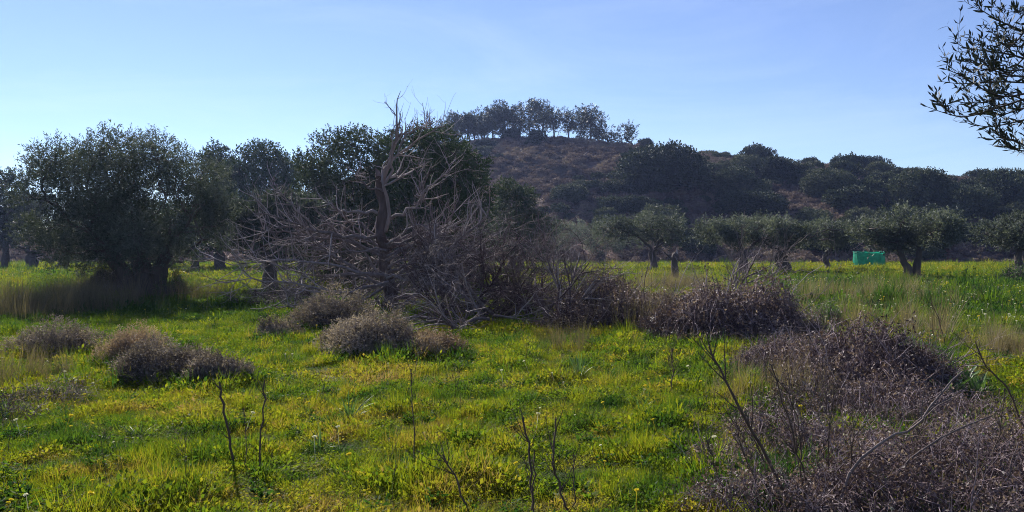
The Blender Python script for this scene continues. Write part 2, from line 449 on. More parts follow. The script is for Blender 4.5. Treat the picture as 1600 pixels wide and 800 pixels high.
def leafy_tree(name, seed, loc, lobes, trunks, leaf, n, k=11, slen=0.34, L=0.09, W=0.022, up=0.5, r_tip=0.016, gap=(0.5, -0.45), twigs=5, shell=(0.35, 1.0), label=None, cat='tree', group=None, bark='bark', spread=0.8, thin=0.5):
    """trunks: list of (points, radii) in local metres; lobes in local metres"""
    r = rg(seed)
    root = empty(name, loc)
    limb = MB()
    for ti, (pts, rad) in enumerate(trunks):
        trunk_part(r, root, pts, rad, M[bark])
        mine = [l for j, l in enumerate(lobes) if len(trunks) == 1 or np.argmin([np.linalg.norm(np.array(t[0][-1])[:2] - l[0][:2]) for t in trunks]) == ti]
        if not mine: continue
        nd, _ = skeleton(r, limb, resample(pts, 6), rad[-1], [l[0] for l in mine], r_tip, thin=thin)
        P, R = [], []
        for c, rr in mine:
            rv = np.array(rr if np.ndim(rr) else (rr,) * 3)
            for _ in range(twigs):
                u = unit(r.normal(size=3) + np.array([0, 0, 0.4])); e = c + u * rv * 0.95
                m = (c + e) / 2 + r.normal(size=3) * 0.1 * rv.mean()
                P.append(np.array([c, c * 0.5 + m * 0.5 + r.normal(size=3) * 0.03, m, e])); R.append([r_tip * 0.8, r_tip * 0.6, r_tip * 0.45, r_tip * 0.2])
        if P: limb.tubes(np.array(P), np.array(R), 3, 0.45)
    limb.build('limbs', M[bark], root, True)
    cr = MB(); crown(r, cr, lobes, n, k, slen, L, W, up, shell, gap, spread, seed)
    cr.build('crown', M[leaf], root)
    tag(root, label, cat, group)
    return root

def px_lobes(r, lobes, base, depth_half, yscale=1.0):
    """lobes measured on the photo (px, py, radius px) -> local metres, spread through the crown's depth"""
    d = base[1]; s = d / F
    xs = np.array([(l[0] - 800) * s - base[0] for l in lobes]); cx, hx = (xs.min() + xs.max()) / 2, (xs.max() - xs.min()) / 2 + 0.6
    out = []
    for (px, py, rp), x in zip(lobes, xs):
        z = CH + (HZ - py) * s - base[2]
        D = depth_half * math.sqrt(max(0.1, 1 - ((x - cx) / hx) ** 2))
        for dy in (-0.62, 0.0, 0.62):
            out.append((np.array([x + r.normal() * 0.15, dy * D + r.normal() * 0.25, z + r.normal() * 0.15 - abs(dy) * 0.25]), rp * s * r.uniform(0.70, 0.95)))
    return out

# ------------------------------------------------------------------ big olive on the left
def big_left_olive():
    r = rg(11)
    b = G3(222, 470)
    L = [(48, 255, 30), (85, 235, 34), (125, 228, 32), (165, 225, 34), (205, 222, 34), (238, 215, 28), (275, 235, 34), (312, 262, 34), (338, 300, 30), (60, 300, 36), (105, 285, 42),
         (160, 275, 45), (215, 270, 45), (265, 285, 42), (310, 310, 38), (45, 345, 28), (90, 340, 40), (140, 335, 45), (195, 330, 48), (250, 340, 45), (300, 350, 34), (335, 345, 24), (100, 385, 30), (150, 380, 36), (210, 380, 36), (262, 385, 28)]
    L = [(204 + (x - 192) * 0.87, 215 + (y - 215) * 0.90 + 24, q) for x, y, q in L]
    lobes = px_lobes(r, L, b, 2.9)
    s = b[1] / F
    tr = [([(0, 0, -0.1), (0.02, 0, 0.35), (-0.05, 0.05, 0.8), (-0.25, 0.1, 1.3)], [0.62, 0.48, 0.40, 0.30]),
          ([(0.35, 0.1, -0.1), (0.38, 0.1, 0.4), (0.5, 0.05, 0.9), (0.85, 0.0, 1.5)], [0.42, 0.34, 0.27, 0.22]),
          ([(-0.2, -0.1, -0.1), (-0.3, -0.15, 0.5), (-0.6, -0.2, 1.1), (-1.05, -0.25, 1.65)], [0.36, 0.27, 0.22, 0.17])]
    leafy_tree('olive_tree', 12, b, lobes, tr, 'olive', 13500, 9, 0.30, 0.115, 0.028, 0.5, 0.017, gap=(0.55, -0.75), twigs=4, shell=(0.1, 1.05),
               label='largest spreading olive tree, at the left, with a thick forking trunk', cat='olive tree')
big_left_olive()

# ------------------------------------------------------------------ olives in the grove
def olive(seed, px, py, halfw, top_px, low_px, label, n=2600, group=None, twin=False, trunk_r=0.28, lean=0.0, name='olive_tree', cx=0.0, mat='silver', nl=24):
    r = rg(seed)
    b = G3(px, py); d = b[1]; s = d / F
    zt, zl = CH + (HZ - top_px) * s - b[2], CH + (HZ + 4 - low_px) * s - b[2]
    hw = halfw * s * 1.34
    rl = min(0.85, (zt - zl) * 0.27)
    zt -= 0.25
    lobes = fill_lobes(r, (cx * s, 0, (zt + zl) / 2), (hw - rl * 0.6, hw * 0.8 - rl * 0.5, (zt - zl) / 2 - rl * 0.6), nl, rl)
    for q in range(4):                                   # stray boughs above and beside the crown
        a_ = r.uniform(0.1, 3.0); lobes.append((np.array([cx * s + math.cos(a_) * hw * r.uniform(0.7, 0.98), r.normal() * 0.5, (zt + zl) / 2 + math.sin(a_) * (zt - zl) * 0.26 - 0.1]), rl * r.uniform(0.4, 0.65)))
    f = min(zl + 0.1, 1.6)
    if twin:
        tr = [([(-0.22, 0, -0.1), (-0.28, 0, f * 0.4), (-0.5, 0, f * 0.75), (-0.75, 0, f + 0.25)], [trunk_r * 1.2, trunk_r * 0.9, trunk_r * 0.75, trunk_r * 0.6]),
              ([(0.3, 0.1, -0.1), (0.28, 0.1, f * 0.4), (0.33, 0.05, f * 0.75), (0.5, 0, f + 0.25)], [trunk_r * 1.25, trunk_r * 0.95, trunk_r * 0.8, trunk_r * 0.62])]
    else:
        tw = r.uniform(-0.22, 0.22); tr = [([(0, 0, -0.1), (0.05 + lean * 0.3 + tw, 0, f * 0.35), (-0.08 + lean * 0.6 - tw, 0.05, f * 0.7), (lean + tw * 1.6, 0, f)], [trunk_r * 1.9, trunk_r * 1.25, trunk_r * 1.05, trunk_r * 0.95])]
    return leafy_tree(name, seed, b, lobes, tr, mat, int(n * 0.82), 8, 0.46, 0.22, 0.062, 0.75, 0.03, gap=(0.55, -0.35), twigs=3, shell=(0.25, 1.05), label=label, cat='olive tree', group=group)
olive(21, 1022, 424, 74, 328, 390, 'rounded olive tree behind the grey dead stump, trunk forking low', 3000)
olive(22, 1163, 430, 64, 338, 390, 'olive tree behind the pale bare branches above the bramble mound', 2800)
olive(23, 1222, 428, 84, 334, 390, 'wide olive tree with one straight trunk in the yellow flowers', 3200, cx=22, trunk_r=0.36)
olive(24, 1425, 437, 76, 322, 394, 'olive tree with two trunks just right of the green tank', 3000, twin=True, trunk_r=0.25, cx=6)
olive(25, 1592, 432, 54, 330, 395, 'grey-green olive tree at the right edge of the far field', 2400)
olive(26, 936, 415, 62, 342, 400, 'olive tree mostly hidden behind the bare grey thicket', 2600)
olive(27, 1292, 424, 34, 345, 392, 'small olive tree just left of the green tank', 1600, trunk_r=0.2)
olive(28, 426, 456, 74, 296, 400, 'low olive tree behind the dead branches, right of the largest olive', 4200, trunk_r=0.24, lean=-0.2, mat='olive')
olive(29, 50, 421, 72, 288, 392, 'olive tree with a thick trunk at the left edge of the grove', 3200, trunk_r=0.42, nl=26, mat='olive')
olive(30, 98, 420, 56, 300, 394, 'olive tree with a leaning trunk beside the left edge olive', 2600, trunk_r=0.4, lean=0.35, mat='olive')
olive(34, 345, 424, 62, 300, 395, 'olive tree in the back row beyond the lit grass strip', 2600, mat='olive')
olive(35, 690, 424, 62, 330, 398, 'olive tree hidden behind the dead tree and thicket', 2000)
olive(36, 800, 423, 62, 325, 398, 'olive tree in the back row behind the reddish thicket', 2400)

# ------------------------------------------------------------------ tall evergreens behind the dead tree
def evergreen(seed, px, py, lobes_px, depth_half, label, mat, n, L=0.11, W=0.05, trunk_r=0.26, k=10, slen=0.36, gap=(0.5, -0.6), cat='evergreen tree', name='evergreen_tree'):
    r = rg(seed)
    b = G3(px, py)
    lobes = px_lobes(r, [(x, y + 8, q) for x, y, q in lobes_px], b, depth_half)
    zs = min(l[0][2] for l in lobes)
    tr = [([(0, 0, -0.1), (0.06, 0, 0.6), (-0.05, 0.1, 1.3), (0.1, 0, max(zs + 0.3, 1.8))], [trunk_r * 1.5, trunk_r, trunk_r * 0.9, trunk_r * 0.75])]
    return leafy_tree(name, seed, b, lobes, tr, mat, int(n * (0.95 if b[1] < 45 else 0.70)), k, slen * 0.95, L * (1.12 if b[1] < 45 else 1.25), W * (1.12 if b[1] < 45 else 1.25), 0.45, 0.02, gap=(gap[0], -0.8), twigs=3, shell=(0.25, 1.0), label=label, cat=cat)
evergreen(41, 545, 447, [(500, 250, 26), (520, 222, 26), (550, 212, 24), (580, 218, 26), (605, 225, 26), (485, 285, 26), (515, 275, 32), (555, 262, 34), (595, 268, 34), (480, 325, 26), (515, 325, 34), (560, 318, 38), (600, 325, 36), (500, 375, 34), (550, 372, 38), (595, 380, 36), (530, 415, 30), (580, 418, 30), (560, 440, 20), (500, 420, 24)],
          2.6, 'tall grey-green evergreen tree just left of the dead trunk', 'grey_evergreen', 8500)
evergreen(42, 690, 450, [(632, 222, 24), (660, 210, 24), (690, 222, 26), (715, 232, 26), (742, 255, 24), (640, 262, 34), (680, 262, 36), (720, 275, 34), (752, 295, 24), (640, 310, 38), (685, 315, 42), (735, 325, 34), (640, 365, 36), (690, 370, 42), (740, 375, 34), (640, 412, 32), (680, 420, 34), (725, 418, 32), (650, 442, 22), (700, 445, 22), (745, 440, 22)],
          2.7, 'dense dark green evergreen tree right of the dead trunk', 'evergreen', 7200)
evergreen(43, 415, 421, [(372, 262, 20), (395, 242, 20), (420, 235, 18), (445, 245, 18), (462, 262, 16), (385, 285, 24), (420, 275, 28), (452, 290, 22), (390, 325, 26), (430, 325, 28), (465, 330, 22), (410, 370, 26), (450, 370, 26)],
          4.0, 'dark spreading evergreen on the skyline between the olive and the grey-green tree', 'evergreen', 6500, 0.22, 0.09, 0.4, 9, 0.6)
evergreen(44, 340, 420, [(340, 228, 10), (330, 243, 12), (350, 243, 12), (340, 262, 17), (325, 285, 18), (356, 280, 18), (340, 315, 24), (345, 355, 24)],
          2.6, 'small pointed dark tree on the skyline right of the largest olive', 'evergreen', 3600, 0.2, 0.08, 0.3, 9, 0.5)
evergreen(45, 8, 421, [(-40, 280, 26), (0, 275, 22), (25, 268, 14), (-20, 310, 28), (20, 310, 26), (-30, 350, 28), (15, 350, 28)],
          4.0, 'dark evergreen tree cut by the left edge of the view', 'evergreen', 3000, 0.22, 0.09, 0.35, 9, 0.6)
evergreen(47, 205, 420, [(170, 330, 26), (210, 320, 26), (250, 325, 26), (180, 365, 28), (225, 360, 28), (265, 362, 26)],
          4.0, 'dark tree seen through the crown of the largest olive', 'evergreen', 2600, 0.24, 0.1, 0.3, 9, 0.6)
evergreen(48, 600, 420, [(560, 340, 26), (600, 335, 26), (640, 340, 26), (580, 372, 26), (625, 372, 26)],
          3.0, 'dark tree glimpsed behind the trunk of the dead tree', 'evergreen', 2000, 0.24, 0.1, 0.3, 9, 0.6)
evergreen(49, 470, 424, [(400, 335, 26), (440, 325, 26), (480, 325, 26), (515, 330, 26), (410, 368, 28), (455, 362, 28), (500, 366, 28), (430, 392, 18), (485, 392, 18)],
          3.0, 'dark thicket tree behind the low olive and the left dead branches', 'evergreen', 3000, 0.22, 0.09, 0.3, 9, 0.6)
evergreen(50, 305, 424, [(280, 335, 22), (310, 325, 22), (335, 335, 22), (290, 365, 24), (325, 365, 24)],
          2.6, 'dark tree low behind the right side of the largest olive', 'evergreen', 1800, 0.22, 0.09, 0.28, 9, 0.6)
evergreen(46, 812, 428, [(795, 292, 20), (820, 300, 18), (785, 325, 24), (820, 335, 24), (845, 345, 18), (800, 368, 26), (832, 372, 22)],
          2.4, 'round grey-green tree at the hill foot above the reddish thicket', 'grey_evergreen', 2400, 0.18, 0.07, 0.26, 9, 0.45)

# ------------------------------------------------------------------ pines on the hilltop
PINES = [(668, 195, 222, 20), (700, 178, 218, 18), (722, 168, 217, 19), (746, 164, 216, 19), (772, 158, 215, 20), (796, 150, 214, 20), (826, 149, 213, 23), (856, 154, 213, 24), (889, 164, 214, 9), (916, 164, 217, 25), (944, 184, 218, 15), (976, 182, 217, 20)]
ORD = ['first', 'second', 'third', 'fourth', 'fifth', 'sixth', 'seventh', 'eighth', 'ninth', 'tenth', 'eleventh', 'last']
NOTE = ['low and half hidden behind the evergreen', 'ragged rounded crown', 'ragged rounded crown', 'loose crown on thin stems', 'loose crown on thin stems', 'tall with a notched top', 'the tallest and broadest', 'broad dense crown', 'thin spindly tip', 'round crown standing apart', 'small leaning crown', 'sparse open crown on a leaning stem']
def pine(i, px, ty, by, hw):
    r = rg(100 + i)
    d = YC - 2 + r.uniform(-3, 5)
    x = (px - 800) / F * d
    z = float(hill_z(x, d)); s = d / F
    base = (x, d, z - 0.1)
    h = (by - ty) * s * 0.96
    hwm = hw * s * 1.38
    root = empty('pine_tree', base)
    sparse = i in (8, 10, 11)
    lean = {11: -2.2, 10: -1.2}.get(i, r.uniform(-0.5, 0.5))
    lob = []
    nl = 9 if sparse else 15
    for k in range(nl):
        a = r.uniform(0, 6.28); q = r.uniform(0, 1) ** 0.5
        zz = h * (0.36 + 0.54 * r.uniform(0, 1))
        env = math.sqrt(max(0.05, 1 - ((zz / h - 0.58) / 0.46) ** 2))
        lob.append((np.array([math.cos(a) * q * hwm * env * 0.8, math.sin(a) * q * hwm * env * 0.8, zz]), hwm * r.uniform(0.34, 0.52) * (0.75 if sparse else 1)))
    ns = 1 if sparse else (2 if i % 2 else 3)
    lm = MB()
    for j in range(ns):
        ox = (j - (ns - 1) / 2) * hwm * 0.55
        pts = [(ox - lean, 0, 0), (ox * 0.9 - lean * 0.6 + r.normal() * 0.15, r.normal() * 0.2, h * 0.2), (ox * 0.8 - lean * 0.2 + r.normal() * 0.2, r.normal() * 0.2, h * 0.4), (ox * 0.6, 0, h * 0.62)]
        b = MB(); b.path(pts, [0.24, 0.19, 0.15, 0.10], 6, 0.4, 8); b.build('trunk', M['bark'], root, True)
        skeleton(r, lm, resample(pts, 6), 0.12, [l[0] for k, l in enumerate(lob) if k % ns == j], 0.05, sides=4)
    lm.build('limbs', M['bark'], root)
    cr = MB(); crown(r, cr, lob, 330 if sparse else 1000, 7, 0.5, 0.48, 0.14, 0.5, (0.2, 1.0), (0.35, -0.6), 0.9, 300 + i)
    cr.build('crown', M['pine'], root)
    tag(root, f'{ORD[i]} hilltop pine from the left, {NOTE[i]}', 'pine tree', 'pines on the hilltop')
for i, p in enumerate(PINES): pine(i, *p)

# ------------------------------------------------------------------ evergreen bushes on the hillside
def bush_mesh(seed, n, wide, L, name='evergreen_bush', mat='scrub'):
    r = rg(seed)
    lob = fill_lobes(r, (0, 0, 0.40), (0.72, 0.72, 0.30), 20, 0.30)
    b = MB(); crown(r, b, lob, n, 6, 0.12, L, L * 0.6, 0.6, (0.7, 1.0), None, 0.7, seed)
    P, R = [], []
    for c, rr in lob:
        P.append([np.array([0, 0, -0.1]), c * 0.3 + r.normal(size=3) * 0.03, c * 0.7 + r.normal(size=3) * 0.05, c]); R.append([0.03, 0.022, 0.016, 0.008])
    b.tubes(np.array(P), np.array(R), 4, 0.1)
    return b.mesh(name, M[mat])
BUSH = [bush_mesh(200 + k, 1500, 1, 0.095) for k in range(6)]
BIGM = [bush_mesh(220 + k, 4800, 1, 0.055) for k in range(2)]
def bush(k, loc, sx, sz, rz, label, group, name='evergreen_bush'):
    o = obj(name, BUSH[k % len(BUSH)])
    o.location = [float(c) for c in loc]; o.rotation_euler = (0, 0, rz); o.scale = (sx, sx, sz)
    tag(o, label, 'bush', group)
    return o
BIGB = [(1038, 302, 82, 66, 'largest domed evergreen bush on the slope below the last hilltop pine'), (1150, 312, 52, 44, 'broad evergreen bush right of the largest domed bush'),
        (1172, 338, 62, 34, 'low wide bush just above the wide olive'), (1210, 285, 40, 34, 'dark bush high on the slope right of the largest domed bush'),
        (1300, 312, 50, 40, 'dark bush above the green tank on the reddish slope'), (1442, 330, 62, 56, 'tall dark bush above the olive with two trunks'),
        (1508, 345, 48, 48, 'dark bush at the hill foot left of the right edge olive'), (1572, 330, 54, 56, 'dark bush above the right edge olive'),
        (888, 315, 36, 24, 'low dark bush on the brown slope below the hilltop pines'), (985, 338, 40, 28, 'grey-green bush at the slope foot behind the low olives'),
        (1009, 220, 15, 17, 'small round tree at the right end of the hilltop pines')]
for j, (px, py, hw, hp, lab) in enumerate(BIGB):
    c = hill_hit(px, py); s = c[1] / F
    if j == 10:
        c = np.array([(px - 800) / F * 174, 174, float(hill_z((px - 800) / F * 174, 174))]); s = 174 / F
    bush(j, c - np.array([0, 0, 0.2]), hw * s * 1.02, hp * s / 0.82, j * 1.3, lab, None).data = BIGM[j % 2]
rr = rg(77)
HB = []
tries = 0
while len(HB) < 290 and tries < 30000:
    tries += 1
    y = rr.uniform(YF + 1, YC + 3); x = rr.uniform(-75, 0.74 * y + 6)
    px = 800 + x / y * F
    dens = np.interp(px, [300, 500, 700, 960, 1060, 1600, 1800], [-0.5, -0.2, 0.3, 0.4, 1.0, 1.1, 0.2])
    if px < 990 and y > 130: dens *= 0.35
    if x < 30 and y > YC - 8 and (rr.random() < 0.55 or x < -22): continue
    if snoise(np.array([x, y]), 31, 0.05, 2) < 0.3 - dens * 0.8 or (px < 560 and y < 130): continue
    if px > 1680: continue
    w = rr.uniform(1.3, 3.0) if rr.random() < 0.7 else rr.uniform(3.0, 4.8)
    if px < 990: w *= 0.65
    elif y > 140: w *= 0.8
    if any((x - a) ** 2 + (y - b) ** 2 < ((w + c) * 0.48) ** 2 for a, b, c in HB): continue
    HB.append((x, y, w))
MARK = [(560, 'beyond the grove'), (760, 'behind the dark evergreen'), (840, 'below the tallest pine'), (905, 'below the spindly pine'), (960, 'below the round lone pine'), (1030, 'near the last pine'), (1090, 'around the domed bush'), (1160, 'right of the domed bush'),
        (1250, 'above the wide olive'), (1320, 'left of the tank'), (1390, 'above the tank'), (1460, 'above the two-trunked olive'), (1530, 'left of the edge olive'), (1800, 'by the right edge')]
cells = {}
for x, y, w in HB:
    px = 800 + x / y * F
    mk = next(m for lim, m in MARK if px < lim)
    bd = 'crest' if y > YC - 8 else ('upper slope' if y > 148 else ('middle slope' if y > 122 else 'hill foot'))
    cells.setdefault((bd, mk), []).append((px, x, y, w))
NTH = ['leftmost', 'second from left', 'third from left', 'fourth from left', 'fifth from left', 'sixth from left', 'seventh from left', 'eighth from left', 'ninth from left', 'tenth from left', 'eleventh from left', 'twelfth from left', 'thirteenth from left', 'fourteenth from left', 'fifteenth from left', 'sixteenth from left', 'seventeenth from left', 'eighteenth from left', 'nineteenth from left', 'twentieth from left']
jj = 0
for (bd, mk), lst in cells.items():
    lst.sort()
    for q, (px, x, y, w) in enumerate(lst):
        size = 'small' if w < 1.4 else ('large' if w > 2.6 else 'rounded')
        nth = '' if len(lst) == 1 else f', {NTH[min(q, 19)]} there'
        bush(jj, (x, y, float(hill_z(x, y)) - 0.15), w, w * rr.uniform(0.7, 1.15), rr.uniform(0, 6.28), f'{size} bush on the {bd} {mk}{nth}', 'evergreen bushes on the hill')
        jj += 1

# ------------------------------------------------------------------ scattering of what nobody could count
SRC = {}
def sources(name, meshes):
    c = bpy.data.collections.new(name)
    for k, me in enumerate(meshes):
        c.objects.link(bpy.data.objects.new(f'{name}_{k:02d}', me))
    SRC[name] = c
    return c
def scatter(name, coll, pos, rot, scale, idx, tint, label, cat, mat):
    me = bpy.data.meshes.new(name)
    n = len(pos)
    me.vertices.add(n); me.vertices.foreach_set('co', np.asarray(pos, np.float32).ravel())
    for nm, ty, key, val in (('rot', 'FLOAT_VECTOR', 'vector', rot), ('scl', 'FLOAT_VECTOR', 'vector', scale), ('idx', 'INT', 'value', idx), ('tint', 'FLOAT', 'value', tint)):
        a = me.attributes.new(nm, ty, 'POINT')
        a.data.foreach_set(key, np.asarray(val, np.int32 if ty == 'INT' else np.float32).ravel())
    me.materials.append(mat)
    o = obj(name, me)
    ng = bpy.data.node_groups.new(name + '_nodes', 'GeometryNodeTree')
    ng.interface.new_socket('Geometry', in_out='INPUT', socket_type='NodeSocketGeometry')
    ng.interface.new_socket('Geometry', in_out='OUTPUT', socket_type='NodeSocketGeometry')
    N, Lk = ng.nodes, ng.links
    gi, go = N.new('NodeGroupInput'), N.new('NodeGroupOutput')
    ip = N.new('GeometryNodeInstanceOnPoints')
    ci = N.new('GeometryNodeCollectionInfo'); ci.inputs['Collection'].default_value = coll
    ci.inputs['Separate Children'].default_value = True; ci.inputs['Reset Children'].default_value = True
    def na(nm, ty):
        a = N.new('GeometryNodeInputNamedAttribute'); a.data_type = ty; a.inputs['Name'].default_value = nm
        return a.outputs['Attribute']
    Lk.new(gi.outputs[0], ip.inputs['Points']); Lk.new(ci.outputs[0], ip.inputs['Instance'])
    ip.inputs['Pick Instance'].default_value = True
    Lk.new(na('idx', 'INT'), ip.inputs['Instance Index'])
    er = N.new('FunctionNodeEulerToRotation'); Lk.new(na('rot', 'FLOAT_VECTOR'), er.inputs[0]); Lk.new(er.outputs[0], ip.inputs['Rotation'])
    Lk.new(na('scl', 'FLOAT_VECTOR'), ip.inputs['Scale'])
    Lk.new(ip.outputs[0], go.inputs[0])
    md = o.modifiers.new('scatter', 'NODES'); md.node_group = ng
    return tag(o, label, cat, None, 'stuff')

def blades(r, n, rad, h, w, lean, droop, tone=(0.3, 0.7), segs=3):
    """tuft of tapering bent blades"""
    a = r.uniform(0, 6.28, n); q = rad * r.uniform(0, 1, n) ** 0.5
    base = np.stack([np.cos(a) * q, np.sin(a) * q, np.full(n, -0.02)], -1)
    a2 = a + r.normal(size=n) * 0.9
    out = np.stack([np.cos(a2), np.sin(a2), np.zeros(n)], -1)
    H = h * r.uniform(0.5, 1.15, n); ln = lean * r.uniform(0.2, 1.4, n); dr = droop * r.uniform(0.0, 1.3, n)
    side = np.stack([-np.sin(a2 + r.normal(size=n) * 0.8), np.cos(a2), np.zeros(n)], -1); side = unit(side)
    vs, t = [], np.linspace(0, 1, segs + 1)
    for u in t:
        p = base + out * (H * (ln * u + dr * u * u))[:, None] + np.array([0, 0, 1.0]) * (H * (u - 0.35 * dr * u * u))[:, None]
        ww = (w * (1 - u) ** 0.7 * (0.6 + 0.8 * u * (1 - u) * 2) + w * 0.06) * r.uniform(0.9, 1.1, n)
        vs += [p - side * ww[:, None] / 2, p + side * ww[:, None] / 2]
    V = np.stack(vs, 1)                      # n, 2(segs+1), 3
    i = np.arange(n)[:, None] * (2 * (segs + 1)) + np.arange(0, 2 * segs, 2)[None]
    q4 = np.stack([i, i + 1, i + 3, i + 2], -1).reshape(-1, 4)
    return V.reshape(-1, 3), q4, np.repeat(r.uniform(*tone, n), 2 * (segs + 1))
def tuft(seed, n, rad, h, w, lean, droop, mat, tone=(0.2, 0.8), segs=3, herb=0, herb_L=0.03):
    r = rg(seed); b = MB()
    if n: b.add(*blades(r, n, rad, h, w, lean, droop, tone, segs))
    if herb:
        a = r.uniform(0, 6.28, herb); q = rad * 1.2 * r.uniform(0, 1, herb) ** 0.5
        pos = np.stack([np.cos(a) * q, np.sin(a) * q, r.uniform(0.15, 0.75, herb) * h], -1)
        d = np.stack([np.cos(a), np.sin(a), r.uniform(-0.1, 0.9, herb)], -1) + r.normal(size=(herb, 3)) * 0.5
        b.leaves(r, pos, d, herb_L * r.uniform(0.6, 1.3, herb), herb_L * 0.55, r.uniform(*tone, herb))
    return b.mesh('tuft', mat)

NEAR = sources('near_grass_source', [tuft(400, 44, 0.075, 0.10, 0.005, 0.4, 0.5, M['grass']), tuft(401, 36, 0.065, 0.13, 0.0055, 0.35, 0.55, M['grass']),
        tuft(402, 26, 0.075, 0.085, 0.005, 0.4, 0.5, M['grass'], herb=34, herb_L=0.024), tuft(403, 20, 0.075, 0.08, 0.005, 0.5, 0.5, M['grass'], herb=46, herb_L=0.028),
        tuft(404, 28, 0.05, 0.17, 0.0055, 0.3, 0.5, M['grass']), tuft(405, 34, 0.085, 0.085, 0.0055, 0.6, 0.7, M['grass'], herb=20, herb_L=0.034)])
FAR = sources('far_grass_source', [tuft(410, 60, 0.22, 0.17, 0.016, 0.5, 0.5, M['grass'], herb=20, herb_L=0.07), tuft(411, 50, 0.20, 0.26, 0.018, 0.35, 0.5, M['grass']),
        tuft(412, 30, 0.24, 0.13, 0.018, 0.6, 0.6, M['grass'], herb=60, herb_L=0.08)])

def wedge(r, n, y0, y1, mx=3.0, k=0.70):
    """points over the field in view, even per square metre"""
    out = []
    while sum(len(o) for o in out) < n:
        y = r.uniform(y0, y1, n); x = r.uniform(-1, 1, n) * (k * y1 + mx)
        m = np.abs(x) < k * y + mx
        out.append(np.stack([x[m], y[m]], -1))
    return np.concatenate(out)[:n]
def field_tint(p):
    """what grows where: deep green herbs, yellow-green turf, gold and dry brown patches; also painted shade by the big olive"""
    t = 0.485 + 0.15 * snoise(p, 51, 0.55, 2) + 0.26 * snoise(p, 52, 2.2, 2) + 0.06 * snoise(p, 58, 0.15, 1)
    t = np.where(t > 0.66, 0.66 + (t - 0.66) * 0.55, t)
    x, y = p[:, 0], p[:, 1]
    px = 800 + x / y * F
    t += 0.06 * np.exp(-((px - 800) / 500) ** 2)
    band = smooth((px - 1150) / 120) * smooth((y - 16) / 6) * (1 - smooth((y - 42) / 10))      # the green herb belt at the right
    t = t * (1 - band) + (0.30 + 0.20 * snoise(p, 57, 0.6, 2)) * band
    far = smooth((y - 50) / 12) * smooth((px - 850) / 200)                                     # yellow flowering strip
    t = t * (1 - far) + (0.60 + 0.14 * snoise(p, 53, 0.4, 2)) * far
    dark = np.exp(-(((x + 11.5) / 6) ** 2 + ((y - 22) / 6) ** 2))                             # shade in front of the big olive, painted into the grass tint
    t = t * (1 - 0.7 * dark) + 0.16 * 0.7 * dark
    dry = np.exp(-(((px - 560) / 70) ** 2 + ((y - 10.5) / 0.9) ** 2))
    return t + 0.40 * dry + 0.2 * smooth((px - 1560) / 50) * smooth((14 - y) / 4)
def rots(r, n, tilt=0.15):
    return np.stack([r.normal(size=n) * tilt, r.normal(size=n) * tilt, r.uniform(0, 6.28, n)], -1)
def grass_layer(name, seed, n, y0, y1, coll, nsrc, s0, label, probs=None, mx=2.5):
    r = rg(seed)
    p = wedge(r, n, y0, y1, mx)
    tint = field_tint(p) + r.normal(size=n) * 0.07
    lumpy = snoise(p, 54, 1.3, 2)
    sc = s0 * r.uniform(0.6, 1.3, n) * (1 + 0.42 * lumpy)
    bare = (snoise(p, 55, 0.8, 3) < -0.75) & (r.random(n) < 0.5)
    px = 800 + p[:, 0] / p[:, 1] * F
    bare |= (np.exp(-(((px - 560) / 70) ** 2 + ((p[:, 1] - 10.5) / 0.7) ** 2)) > 0.4) & (r.random(n) < 0.6)
    p, tint, sc = p[~bare], tint[~bare], sc[~bare]
    m = len(p)
    hz = np.clip(1 + 0.55 * snoise(p, 56, 1.6, 2), 0.45, 1.9)
    band = smooth((800 + p[:, 0] / p[:, 1] * F - 1180) / 100) * smooth((p[:, 1] - 13) / 5) * (1 - smooth((p[:, 1] - 40) / 10))
    hz = hz * (1 + 0.25 * band)
    pos = np.stack([p[:, 0], p[:, 1], ground_z(p[:, 0], p[:, 1])], -1)
    sel = snoise(p, 59, 0.9, 2) + r.normal(size=m) * 0.5
    idx = np.clip(((sel + 1.1) / 2.2 * nsrc).astype(int), 0, nsrc - 1) if probs is None else r.choice(nsrc, m, p=probs)
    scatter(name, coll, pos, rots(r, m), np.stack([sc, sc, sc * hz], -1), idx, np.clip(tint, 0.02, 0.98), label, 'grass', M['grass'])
grass_layer('meadow_grass', 60, 30000, 3.0, 9.5, NEAR, 6, 0.92, 'short yellow-green turf of the near meadow')
grass_layer('meadow_grass', 61, 38000, 9.5, 21, NEAR, 6, 1.2, 'yellow-green turf around the cushion shrubs and bramble mounds')
grass_layer('meadow_grass', 62, 22000, 21, 48, FAR, 3, 1.0, 'green herbs and grass in the middle of the field', mx=5)
grass_layer('meadow_grass', 63, 24000, 48, 112, FAR, 3, 1.5, 'yellow flowering grass strip under the far olives', mx=8)
